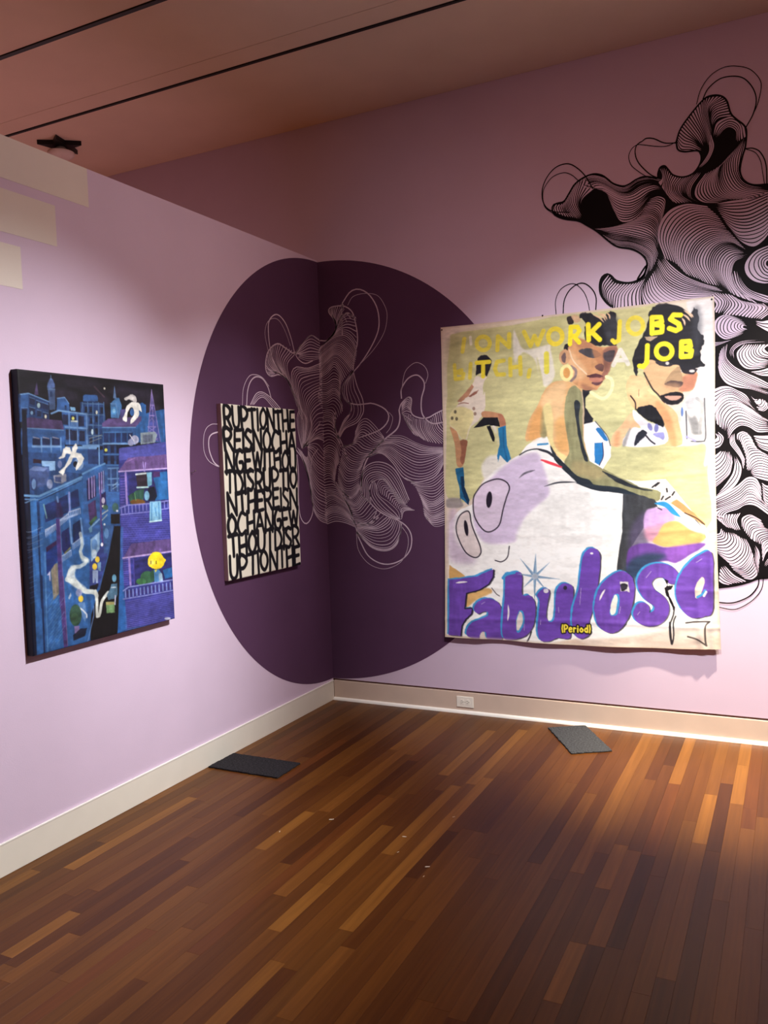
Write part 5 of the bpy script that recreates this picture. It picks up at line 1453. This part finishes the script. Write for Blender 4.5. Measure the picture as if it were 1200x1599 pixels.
for (a, b) in (((440, 170), (575, 70)), ((660, 500), (780, 420)), ((800, 340), (920, 250))):
    L_(c5(a, b), 1.2, (166, 180, 210))
    for t in np.linspace(0, 1, 8):
        xx, yy = a[0] + (b[0] - a[0]) * t, a[1] + (b[1] - a[1]) * t
        L_(c5((xx, yy), (xx + 5, yy + 75)), 1.1, (150, 166, 206), .9)
L_(c5((640, 20), (860, -60)), 3, (150, 170, 210), .8)
L_(c5((700, 460), (770, 390)), 2.4, (110, 110, 70), .9)
Pg(c5((575, 0), (625, 0), (690, 1200), (630, 1200)), (66, 48, 116))
L_(c5((625, 0), (695, 1200)), 1.2, (120, 90, 150), .7)
Pg(c7((530, 0), (590, 0), (650, 940), (600, 960)), (70, 50, 112))
L_(c7((650, 930), (590, 0)), 1.2, (130, 96, 150), .7)
L_(c5((760, 0), (790, 330)), 3, (100, 140, 196))
L_(c5((910, 0), (950, 340)), 3.2, (96, 140, 200))
L_(c5((430, 460), (450, 1190)), 2.4, (66, 116, 180))
L_(c5((340, 130), (390, 1190)), 2.6, (20, 38, 80))
L_(c7((300, 0), (340, 1040)), 3, (20, 36, 76))
L_(c7((345, 0), (385, 1020)), 1.6, (70, 120, 180))
for t in np.linspace(0, 1, 26):
    xx = 370 + 190 * ((t * 7.3) % 1)
    yy = 300 + 660 * t
    L_(c7((xx, yy), (xx + 60, yy - 90)), .8, (104, 150, 200), .55)
for t in np.linspace(0, 1, 14):
    L_(c5((205, 250 + 900 * t), (330, 190 + 900 * t)), .7, (86, 130, 190), .45)
# second block of the street with striped windows
Pg(c4((0, 360), (330, 230), (330, 700), (200, 1180), (0, 1190)), (46, 88, 152))
Pg(c4((45, 430), (165, 360), (175, 640), (55, 710)), (34, 32, 88))
Pg(c4((200, 340), (285, 300), (290, 530), (215, 580)), (30, 34, 92))
for xx in (75, 115, 145, 215, 245, 270):
    L_(c4((xx, 420 - (xx - 45) * .5), (xx + 6, 690 - (xx - 45) * .5)), 2.2, (150, 130, 190) if xx % 2 else (120, 140, 190))
Pg(c4((65, 750), (165, 690), (185, 940), (90, 1020)), (66, 44, 92))
Pg(c4((75, 1000), (170, 900), (195, 930), (100, 1040)), (52, 84, 60))
L_(c4((80, 1080), (215, 950)), 2.4, (110, 150, 190))
Pg(c4((80, 1060), (120, 1060), (120, 1120), (85, 1130)), (96, 150, 190))
Pg(c4((235, 620), (300, 580), (310, 760), (250, 820)), (40, 34, 90))
cc.ell(c4((268, 700))[0], 2.6, 5, (188, 178, 206))
cc.ell(c4((270, 775))[0], 2.4, 2, (214, 212, 196))
cc.ell(c4((300, 790))[0], 4, 4, (60, 92, 70), .9)
L_(c4((230, 560), (245, 1200)), 3, (84, 60, 130))
L_(c4((255, 880), (330, 830)), 2, (150, 160, 170))
L_(c4((255, 960), (320, 890)), 2, (130, 150, 170))
cc.ell(c4((285, 1020))[0], 1.6, 2, (200, 206, 214))
# far end of the street
Pg(c4((330, 580), (490, 590), (490, 860), (350, 880)), (48, 92, 160))
Pg(c4((370, 880), (490, 880), (490, 1010), (370, 1010)), (20, 16, 20))
cc.ell(c4((430, 790))[0], 5, 7, (52, 84, 78), .9)
cc.ell(c4((455, 838))[0], 1.8, 1.6, (206, 200, 214))
Pg(c4((330, 280), (480, 250), (480, 580), (340, 580)), (40, 66, 120))
for yy in (270, 410, 490):
    L_(c4((330, yy), (480, yy - 6)), 1.8, (90, 130, 180))
for xx in (370, 455):
    L_(c4((xx, 280), (xx + 5, 570)), 1.6, (80, 120, 176))
L_(c4((395, 505), (460, 455)), 1.2, (130, 160, 190))
L_(c4((395, 545), (450, 510)), 1.2, (130, 160, 190))
# street
Pg(c4((405, 1040), (495, 1040)) + c6((415, 0), (400, 700)) + c8((400, 300), (375, 860), (10, 950)) + c6((20, 1200), (130, 850), (250, 430), (330, 0)), (16, 14, 18))
L_(c6((310, 60), (130, 860)), 2.6, (44, 74, 132))
Pg(c6((0, 480), (200, 200), (240, 420), (130, 800), (100, 860), (0, 860)), (46, 52, 120), .85)
Pg(c6((130, 0), (320, 0), (310, 60), (250, 330), (200, 400), (180, 250)), (50, 84, 140), .8)
cc.ell(c6((225, 110))[0], 3.6, 8, (84, 128, 184))
L_(c6((160, 0), (175, 260)), 3.4, (70, 50, 120))
cc.ell(c6((165, 260))[0], 2, 3, (220, 216, 226))
Pg(c6((0, 820), (120, 780), (100, 860), (0, 870)), (16, 16, 24))
# house on the right: brick
BR, BRL = (50, 54, 138), (96, 96, 184)
Pg(c2((478, 1030), (760, 990), (1120, 940)) + c4((1130, 60), (1180, 1190)) + c8((1150, 640), (1060, 690), (500, 780), (380, 855), (420, 0)) + c6((415, 0)) + c4((495, 1000), (480, 290)), BR)
for t in np.linspace(0, 1, 15):
    L_(c2((485, 1035 + 150 * t), (1125, 945 + 165 * t)), .7, BRL, .8)
Pg(c6((420, 20), (450, 20), (440, 900), (480, 1200), (395, 1200)), (40, 88, 160))
Pg(c8((405, 0), (450, 0), (470, 400), (500, 660), (500, 790), (378, 855)), (36, 92, 166))
for row in range(22):
    yy = 880 + row * 29
    L_(c4((510, yy), (1165, yy - 30)), .8, (98, 86, 184), .85)
    for k in range(17):
        xx = 520 + k * 39 + (row % 2) * 19
        L_(c4((xx, yy - 29 * .95 - (xx - 510) * .045), (xx, yy - (xx - 510) * .045)), .6, (90, 80, 176), .6)
for row in range(18):
    yy = 430 + row * 25
    L_(c8((480, yy), (1140, yy - 130)), .8, (116, 104, 196), .85)
for row in range(12):
    L_(c4((500, 370 + row * 36), (556, 366 + row * 36)), .9, (130, 96, 190), .8)
    L_(c6((455, 470 + row * 30), (520, 462 + row * 30)), .9, (110, 90, 190), .8)
# upper awning and balcony
Pg(c4((475, 300), (600, 130), (760, 110), (850, 110), (1125, 80), (1135, 270)), (96, 70, 128))
L_(c4((475, 312), (800, 290), (1135, 268)), 2.2, (170, 146, 200))
L_(c4((560, 190), (690, 130)), 2, (130, 96, 160), .8)
Pg(c4((600, 320), (1135, 280), (1160, 690), (1150, 740), (620, 760)), (40, 40, 104))
Pg(c4((1030, 320), (1135, 310), (1155, 680), (960, 700), (990, 600), (940, 390)), (34, 100, 170))
Pg(c4((940, 310), (1030, 310), (1030, 380), (940, 390)), (68, 40, 96))
L_(c4((568, 335), (585, 740)), 4.2, (140, 116, 190))
Pg(c4((705, 345), (800, 320), (870, 320), (860, 510), (725, 520)), (46, 34, 46))
L_(c4((705, 350), (840, 335)), 2.6, (200, 214, 216))
L_(c4((720, 525), (870, 520)), 2.6, (170, 206, 206))
Pg(c4((850, 325), (915, 320), (920, 490), (865, 520)), (108, 172, 200))
L_(c4((800, 180), (815, 310)), 1.2, (160, 140, 210))
L_(c4((835, 190), (825, 310)), 1.2, (160, 140, 210))
Pg(c4((600, 640), (720, 560), (820, 540), (800, 720), (640, 760)), (44, 84, 70))
cc.ell(c4((730, 720))[0], 12, 4.5, (112, 72, 30))
L_(c4((690, 600), (705, 700)), 1.2, (100, 160, 90))
Pg(c4((870, 530), (950, 510), (990, 640), (960, 700), (870, 700)), (20, 24, 44))
cc.ell(c4((852, 635))[0], 4, 7.5, (116, 176, 208))
L_(c4((490, 800), (600, 760), (880, 740), (1150, 700)), 1.8, (130, 130, 206))
L_(c4((500, 890), (870, 850), (1160, 800)), 1.6, (120, 120, 200))
for k in range(14):
    xx = 510 + k * 48
    L_(c4((xx, 790 - k * 6), (xx + 4, 870 - k * 6)), 2.2, (116, 116, 196), .9)
Pg(c4((890, 715), (1040, 705), (1055, 960), (890, 990)), (120, 176, 212))
for a, b in (((920, 730), (915, 960)), ((965, 800), (980, 900)), ((1010, 730), (1020, 940))):
    L_(c4(a, b), 2.4, (64, 126, 180), .9)
L_(c4((890, 985), (1050, 965)), 2.2, (190, 226, 240))
# lower awning, balcony, yellow-headed figure
Pg(c6((450, 440), (560, 250), (1100, 180), (1108, 345)), (88, 66, 124))
L_(c6((445, 442), (1108, 350)), 2.4, (176, 150, 206))
Pg(c6((590, 440), (1110, 365), (1130, 740), (600, 820)), (40, 40, 104))
Pg(c6((980, 600), (1120, 560), (1130, 690), (1010, 720)), (32, 96, 164))
L_(c6((530, 450), (548, 800)), 4.4, (136, 112, 190))
L_(c6((590, 450), (600, 790)), 1.6, (70, 60, 150))
cc.ell(c6((775, 700))[0], 11, 10, (50, 96, 66))
cc.ell(c6((690, 755))[0], 8, 5, (60, 116, 70))
cc.ell(c6((845, 680))[0], 4, 9, (44, 84, 62))
Pg(c6((860, 600), (930, 595), (960, 640), (980, 760), (870, 770)), (70, 130, 190))
Pg(c6((925, 650), (970, 640), (985, 760), (930, 770)), (150, 180, 204), .9)
Pg(c6((870, 600), (910, 600), (880, 635)), (236, 222, 90))
Pg(c6((780, 500), (790, 440), (830, 380), (890, 358), (950, 375), (985, 430), (1020, 465), (1000, 510), (990, 540), (950, 575), (890, 590), (830, 570), (790, 540)), (248, 214, 24), curve=True)
cc.ell(c6((830, 500))[0], 5, 4, (250, 226, 120), .7, blur=2)
for xx in (822, 892):
    L_(c6((xx, 482), (xx, 516)), 1.7, (70, 50, 30))
L_(c6((450, 880), (520, 830), (1120, 730)), 2, (130, 140, 210))
L_(c6((450, 990), (760, 940), (1130, 870)), 1.8, (120, 126, 200))
for k in range(13):
    xx = 480 + k * 50
    L_(c6((xx, 880 - k * 9), (xx + 4, 965 - k * 9)), 2.6, (124, 140, 206), .9)
    L_(c6((xx + 22, 885 - k * 9), (xx + 26, 955 - k * 9)), 1.6, (60, 40, 96), .9)
# smoke trail
SMK = (206, 214, 210)
L_(c5((905, 200), (930, 340), (905, 440), (940, 530), (1010, 560), (900, 640), (790, 660), (740, 770), (800, 860), (900, 920), (980, 980), (1110, 980), (1120, 1080)), 5.5, SMK, .75, True)
Pg(c5((745, 700), (790, 625), (850, 640), (830, 740), (870, 830), (980, 920), (1000, 990), (900, 960), (780, 880), (720, 810)), (206, 214, 214), .85, 1, True)
Pg(c5((900, 420), (940, 520), (1020, 540), (1010, 590), (930, 570), (895, 480)), SMK, .8, 1, True)
L_(c7((640, 40), (760, 80), (860, 190), (1000, 210), (1040, 260)), 7, SMK, .8, True)
L_(c7((1020, 200), (1040, 300), (1045, 530), (1080, 500), (1110, 330), (1190, 220)), 5.4, (216, 220, 212), .95, True)
L_(c8((190, 370), (240, 300), (290, 300)), 3.2, (206, 212, 208), .9, True)
# street figures
for q, r in ((c5((1133, 545))[0], 3.6), (c5((1097, 640))[0], 3.8), (c5((910, 1070))[0], 4.0)):
    cc.ell(q, r, r * 1.35, (216, 182, 52))
Pg(c5((1070, 690), (1140, 690), (1140, 860), (1115, 860), (1105, 790), (1090, 860), (1070, 860)), (150, 168, 200), .85)
Pg(c5((1130, 590), (1180, 580), (1180, 700), (1150, 700)), (110, 150, 180), .8)
Pg(c5((1040, 280), (1160, 170), (1165, 400), (1090, 530), (1050, 580)), (124, 160, 198))
cc.ell(c5((1095, 350))[0], 4.5, 9, (84, 128, 184))
cc.ell(c5((1090, 470))[0], 4, 7, (176, 196, 216))
Pg(c7((790, 360), (880, 340), (910, 540), (880, 610), (840, 520)), (92, 134, 190), .9)
L_(c7((780, 405), (850, 450), (905, 510), (905, 550)), 2.2, (200, 206, 220))
cc.ell(c7((800, 220))[0], 5, 6, (150, 150, 190), .8)
Pg(c7((655, 290), (690, 210), (700, 260), (670, 310)), (170, 180, 200), .8)
cc.ell(c7((755, 520))[0], 9.5, 17, (44, 72, 58))
cc.ell(c7((745, 560))[0], 6, 9, (56, 88, 62), .8)
Pg(c7((735, 670), (810, 660), (800, 770), (745, 780)), (124, 104, 160))
Pg(c7((720, 790), (820, 700), (910, 690), (880, 800), (730, 860)), (20, 22, 40), .9)
L_(c7((1000, 400), (1000, 520), (920, 870)), 1.6, (96, 130, 190), .9)
cc.ell(c8((330, 110))[0], 3.4, 6, (84, 136, 166))
Pg(c8((290, 190), (370, 180), (375, 330), (350, 380), (250, 400), (230, 340), (270, 260)), (76, 116, 146), .95)
L_(c8((290, 235), (350, 232)), 1.5, (190, 200, 210))
Pg(c8((218, 430), (332, 425), (340, 570), (228, 580)), (104, 142, 92))
Pg(c8((218, 430), (332, 425), (332, 460), (220, 470)), (160, 148, 90))
L_(c8((345, 345), (340, 460)), 2.4, (180, 180, 206))
# birds, bath dish, box on the roof
WH = (224, 222, 216)
Pg(c2((548, 362), (600, 330), (650, 305), (700, 330), (718, 400), (690, 408), (650, 390), (610, 375), (575, 390)), (186, 182, 182), 1, 0, True)
Pg(c2((640, 415), (700, 410), (760, 440), (785, 540), (745, 520), (745, 590), (690, 660), (635, 702), (640, 640), (680, 580), (670, 500), (640, 480), (610, 520), (590, 580), (580, 675), (528, 640), (560, 560), (580, 470)), WH, 1, 0, True)
cc.ell(c2((655, 545))[0], 3.2, 6, (44, 88, 150))
cc.ell(c2((690, 915))[0], 6.5, 7, (156, 158, 190))
cc.ell(c2((640, 950))[0], 5, 5.5, (140, 146, 186))
L_(c2((625, 850), (680, 930)), 1.6, (206, 206, 220))
Pg(c2((765, 820), (960, 805), (990, 850), (960, 950), (770, 980)), (122, 136, 148))
Pg(c2((800, 850), (930, 840), (930, 940), (805, 955)), (84, 92, 116), .9)
Pg(c3((690, 220), (740, 190), (760, 100), (800, 62), (850, 75), (875, 140), (880, 80), (935, 15), (955, 80), (930, 140), (1000, 155), (1040, 220), (1010, 300), (930, 390), (930, 330), (960, 260), (940, 215), (890, 215), (860, 290), (800, 350), (760, 450), (700, 405), (780, 330), (840, 210), (860, 165), (800, 160), (770, 215), (720, 228)), WH, 1, 0, False)
for t in np.linspace(0, 1, 4):
    L_(c5((100, 130 + 260 * t), (220, 180 + 240 * t), (400, 110 + 240 * t)), .7, (150, 170, 200), .6, True)
cc.ell((262, 966), 5, 2.2, (200, 200, 216), .8)
cc.im = cc.im * 0.84 + 0.10 * cc.im.mean(2, keepdims=True)
cc.mottle(0.05, 0.12, 0.05, 21)
cc.mottle(0.05, 0.02, 0.015, 22)
cc.mottle(0.035, 0.5, 0.5, 23)


def stretched(name, y0, y1, z0, z1, depth, canvas, nu, nv, edge, corner=0.006):
    t = thing(name, (0.0, (y0 + y1) / 2, z0))
    of = np.array(t.location)
    a, b = np.linspace(y0, y1, nu), np.linspace(z1, z0, nv)
    A, B = np.meshgrid(a, b)
    ed = np.minimum.reduce([A - y0, y1 - A, B - z0, z1 - B])
    X = depth - 0.003 * np.exp(-ed / 0.0022)
    link('painted_canvas', grid_mesh(name + '_face', np.stack([X, A, B], -1)[:, :, :] - of, canvas.sample(A, B)), M['painted'], t)
    ring = np.concatenate([np.stack([X[0], A[0], B[0]], 1), np.stack([X[1:, -1], A[1:, -1], B[1:, -1]], 1), np.stack([X[-1, -2::-1], A[-1, -2::-1], B[-1, -2::-1]], 1), np.stack([X[-2:0:-1, 0], A[-2:0:-1, 0], B[-2:0:-1, 0]], 1)])
    back = ring.copy()
    back[:, 0] = 0.001
    n = len(ring)
    link('canvas_edge', raw_mesh('canvas_edge', np.concatenate([ring, back]) - of, [(i, (i + 1) % n, n + (i + 1) % n, n + i) for i in range(n)]), edge, t)
    # stretcher bars behind
    for (ya, yb, za, zb) in ((y0, y0 + .04, z0, z1), (y1 - .04, y1, z0, z1), (y0 + .04, y1 - .04, z0, z0 + .04), (y0 + .04, y1 - .04, z1 - .04, z1)):
        e = 0.001
        link('stretcher_bar', box_mesh('stretcher_bar', 0.0015, depth - 0.006, ya + e - of[1], yb - e - of[1], za + e - of[2], zb - e - of[2]), M['canvas_raw'], t)
    return t


city = stretched('city_painting', -2.490, -1.619, 0.852, 2.026, PX, cc, 350, 480, M['navy_edge'])
tag(city, 'stretched canvas of a blue night city with white birds and a yellow-headed figure', 'painting')

# ---- lettering picture ----------------------------------------------------------------------------------------------
TX = 0.032
TY0, TY1, TZ0, TZ1 = -1.154, -0.402, 0.977, 1.957
tv = Canvas(TY0 - .02, TY1 + .02, TZ0 - .02, TZ1 + .02, 0.0024, lambda p: np.asarray(p, float), (228, 222, 206))
rows = ['RUPTIONTHE', 'REISNOCHA', 'NGEWITHOU', 'TDISRUPTIO', 'NTHEREISN', 'OCHANGEW', 'THOUTDISR', 'UPTIONTHE']
rw = {'I': .34, 'W': 1.25, 'N': 1.05, 'O': .95, 'H': .95, 'E': .8, 'S': .8, 'T': .9}
for r, s in enumerate(rows):
    tot = sum(rw.get(ch, .95) for ch in s)
    x0, x1 = TY0 + (0.012 if r % 2 == 0 else 0.004), TY1 - 0.006
    k = (x1 - x0) / tot
    zt = TZ1 - 0.014 - r * 0.1195
    x = x0
    for ch in s:
        w = rw.get(ch, .95) * k
        dz, hh = random.uniform(-.008, .008), random.uniform(.118, .130)
        sh = random.uniform(-.006, .008)
        for st in GLY[ch]:
            pts = [(x + w * (.06 + .88 * a) + sh * (1 - b), zt + dz - hh * b) for a, b in st]
            tv.line(pts, random.uniform(.021, .0255), (14, 13, 20), curve=(ch in 'OCSUGDPR' and len(st) > 3), m=24, pxm=1.0)
        x += w
tv.mottle(0.02, 0.2, 0.2, 31)
text = stretched('lettering_painting', TY0, TY1, TZ0, TZ1, TX, tv, 300, 390, M['mauve_edge'])
tag(text, 'narrow stretched canvas covered with bold black hand lettering on cream', 'painting')

# ------------------------------------------------------------------ small things
def prism(name, pts, z0, z1, inset=0.0):
    """closed outline pts (x, y) extruded from z0 to z1"""
    n = len(pts)
    v = [(p[0], p[1], z0) for p in pts] + [(p[0], p[1], z1) for p in pts]
    f = [(i, (i + 1) % n, n + (i + 1) % n, n + i) for i in range(n)] + [tuple(reversed(range(n))), tuple(range(n, 2 * n))]
    return raw_mesh(name, v, f)


def mat_outline(corners, step=0.012, jit=0.0016):
    out = []
    for i in range(4):
        a, b = np.array(corners[i]), np.array(corners[(i + 1) % 4])
        n = int(np.linalg.norm(b - a) / step)
        for k in range(n):
            p = a + (b - a) * k / n
            out.append(p + RNG.normal(0, jit, 2) * (0.3 if k == 0 else 1))
    return out


def felt_mat(cx, cy, w, l, rz, mat, label):
    """felt slab with ragged cut edges and a slightly lifted, rounded top"""
    c = [(-w / 2, -l / 2), (w / 2, -l / 2), (w / 2, l / 2), (-w / 2, l / 2)]
    P = np.array(mat_outline(c))
    n = len(P)
    rings = [(P, 0.0008), (P * 1.004, 0.004), (P, 0.0075), (P * 0.985, 0.0088)]
    v = []
    for R, z in rings:
        v += [(p[0], p[1], z) for p in R]
    f = []
    for r in range(3):
        f += [(r * n + i, r * n + (i + 1) % n, (r + 1) * n + (i + 1) % n, (r + 1) * n + i) for i in range(n)]
    f += [tuple(reversed(range(n))), tuple(range(3 * n, 4 * n))]
    o = link('felt_mat', raw_mesh('felt_mat', v, f), mat)
    o.location = (cx, cy, 0.0)
    o.rotation_euler = (0, 0, rz)
    tag(o, label, 'mat')
    return o


felt_mat(0.236, -1.276, 0.44, 0.222, 0.0, M['felt2'], 'black felt mat lying with one end against the white left baseboard')
felt_mat(1.742, -0.262, 0.226, 0.445, math.atan2(0.233, 0.387), M['felt'], 'charcoal felt mat lying askew by the baseboard below the hanging banner')

# wall socket lying sideways in the baseboard
t = thing('wall_socket', (0.9655, -0.0082, 0.0735))
tag(t, 'ivory duplex wall socket set sideways in the baseboard', 'socket')
pl = link('cover_plate', box_mesh('cover_plate', -0.0575, 0.0575, -0.0055, 0.0, -0.0355, 0.0355, 0.0025, 3), M['plate'], t)
for sx in (-1, 1):
    cx = sx * 0.0195
    pts = []
    for k in range(28):
        a = 2 * math.pi * k / 28
        pts.append((cx + max(-0.0125, min(0.0125, 0.0168 * math.cos(a))), 0.0168 * math.sin(a)))
    me = prism('receptacle', pts, 0.0, 0.0018)
    for vv_ in me.vertices:
        x_, y_, z_ = vv_.co
        vv_.co = (x_, -0.0056 - z_, y_)
    rc = link('receptacle', me, M['plate'], t)
    for (dx, dz, w, h) in ((-0.004, 0.0062, 0.0075, 0.0022), (-0.004, -0.0062, 0.0065, 0.0022)):
        link('slot', box_mesh('slot', cx + dx - w / 2, cx + dx + w / 2, -0.0079, -0.0073, dz - h / 2, dz + h / 2), M['hole'], rc)
    pts = [(cx + 0.0072 + 0.0026 * math.cos(a), 0.0026 * math.sin(a)) for a in np.linspace(0, 2 * math.pi, 12, endpoint=False)]
    me = prism('ground_hole', pts, 0.0073, 0.0079)
    for vv_ in me.vertices:
        x_, y_, z_ = vv_.co
        vv_.co = (x_, -z_, y_)
    link('ground_hole', me, M['hole'], rc)
me = prism('screw', [(0.0026 * math.cos(a), 0.0026 * math.sin(a)) for a in np.linspace(0, 2 * math.pi, 12, endpoint=False)], 0.0054, 0.0066)
for vv_ in me.vertices:
    x_, y_, z_ = vv_.co
    vv_.co = (x_, -z_, y_)
link('screw', me, M['steel'], t)

# ceiling fitting beyond the partition: black star bracket carrying a white dome
t = thing('ceiling_fitting', (-1.60, -0.64, HC))
tag(t, 'small white dome fitting on a black star bracket under the ceiling', 'ceiling fitting')
pts = []
for k in range(10):
    a = math.pi / 2 + 2 * math.pi * k / 10
    r = 0.150 if k % 2 == 0 else 0.066
    pts.append((r * math.cos(a), r * math.sin(a)))
link('star_bracket', prism('star_bracket', pts, -0.030, -0.0005), M['blackmetal'], t)
bm = bmesh.new()
prof = [(0.0, -0.105), (0.03, -0.1035), (0.06, -0.098), (0.08, -0.087), (0.088, -0.074), (0.088, -0.066), (0.05, -0.062), (0.03, -0.0305), (0.0, -0.0305)]
N_ = 28
rings = []
for r, z in prof:
    rings.append([bm.verts.new((r * math.cos(2 * math.pi * k / N_), r * math.sin(2 * math.pi * k / N_), z)) for k in range(N_)] if r > 0 else [bm.verts.new((0, 0, z))])
for a, b in zip(rings[:-1], rings[1:]):
    for k in range(N_):
        if len(a) == 1:
            bm.faces.new((a[0], b[k], b[(k + 1) % N_]))
        elif len(b) == 1:
            bm.faces.new((a[(k + 1) % N_], a[k], b[0]))
        else:
            bm.faces.new((a[k], b[k], b[(k + 1) % N_], a[(k + 1) % N_]))
bmesh.ops.recalc_face_normals(bm, faces=bm.faces[:])
me = bpy.data.meshes.new('dome')
bm.to_mesh(me)
bm.free()
for p in me.polygons:
    p.use_smooth = True
link('dome', me, M['whiteplastic'], t)

# pins of the banner
for px_ in ((690, 515), (847.5, 492.6), (1112, 467)):
    q = hit([px_], 1, -0.012)[0]
    me = prism('push_pin', [(0.0045 * math.cos(a), 0.0045 * math.sin(a)) for a in np.linspace(0, 2 * math.pi, 14, endpoint=False)], 0.0, 0.0022)
    for vv_ in me.vertices:
        x_, y_, z_ = vv_.co
        s_ = 1.0 if z_ < 0.001 else 0.6
        vv_.co = (x_ * s_, -z_, y_ * s_)
    o = link('push_pin', me, M['blackmetal'], cloth)
    o.location = (q[0] - 1.66, -0.0095 + 0.01, q[2] - 0.48)

# bent nail in the left wall between the two stretched canvases
q = hit([(298.5, 738)], 0, 0.0)[0]
bm = bmesh.new()
path = [Vector((0.0, 0, 0)), Vector((0.012, 0.002, 0.001)), Vector((0.02, 0.004, 0.004)), Vector((0.026, 0.005, 0.010))]
prev = None
for i, p in enumerate(path):
    r = 0.0016
    rg = [bm.verts.new(p + Vector((0, r * math.cos(a), r * math.sin(a)))) for a in np.linspace(0, 2 * math.pi, 8, endpoint=False)]
    if prev:
        for k in range(8):
            bm.faces.new((prev[k], prev[(k + 1) % 8], rg[(k + 1) % 8], rg[k]))
    prev = rg
hd = [bm.verts.new(path[-1] + Vector((0.001, 0.004 * math.cos(a), 0.004 * math.sin(a)))) for a in np.linspace(0, 2 * math.pi, 8, endpoint=False)]
for k in range(8):
    bm.faces.new((prev[k], prev[(k + 1) % 8], hd[(k + 1) % 8], hd[k]))
bm.faces.new(hd)
me = bpy.data.meshes.new('wall_nail')
bm.to_mesh(me)
bm.free()
o = link('wall_nail', me, M['steel'])
o.location = tuple(q)
tag(o, 'bent nail left in the lilac wall beside the purple disc', 'nail')

# paper scraps on the floor
for (px_, sz, an) in (((518, 1280), .022, .3), ((632, 1307), .02, -.1), ((622, 1331), .010, .8), ((709, 1276), .012, .5), ((668, 1354), .02, .2), ((662, 1369), .008, 1.2), ((437, 1299), .010, 1.9)):
    q = hit([px_], 2, 0.0)[0]
    pts = [(-1, -.35), (-.4, -.42), (.5, -.3), (1, -.15), (.9, .3), (.2, .4), (-.6, .36), (-1, .1)]
    v, n = [], len(pts)
    for zz in (0.0006, 0.0016):
        for (a, b) in pts:
            v.append((a * sz / 2, b * sz / 2, zz + 0.0022 * max(0.0, a - 0.2)))
    f = [(i, (i + 1) % n, n + (i + 1) % n, n + i) for i in range(n)] + [tuple(reversed(range(n))), tuple(range(n, 2 * n))]
    o = link('paper_scrap', raw_mesh('paper_scrap', v, f), M['scrap'])
    o.location = (q[0], q[1], 0.0)
    o.rotation_euler = (0, 0, an)
    tag(o, 'tiny pale paper scrap lying on the wooden floor', 'scrap', 'paper scraps scattered on the floor')
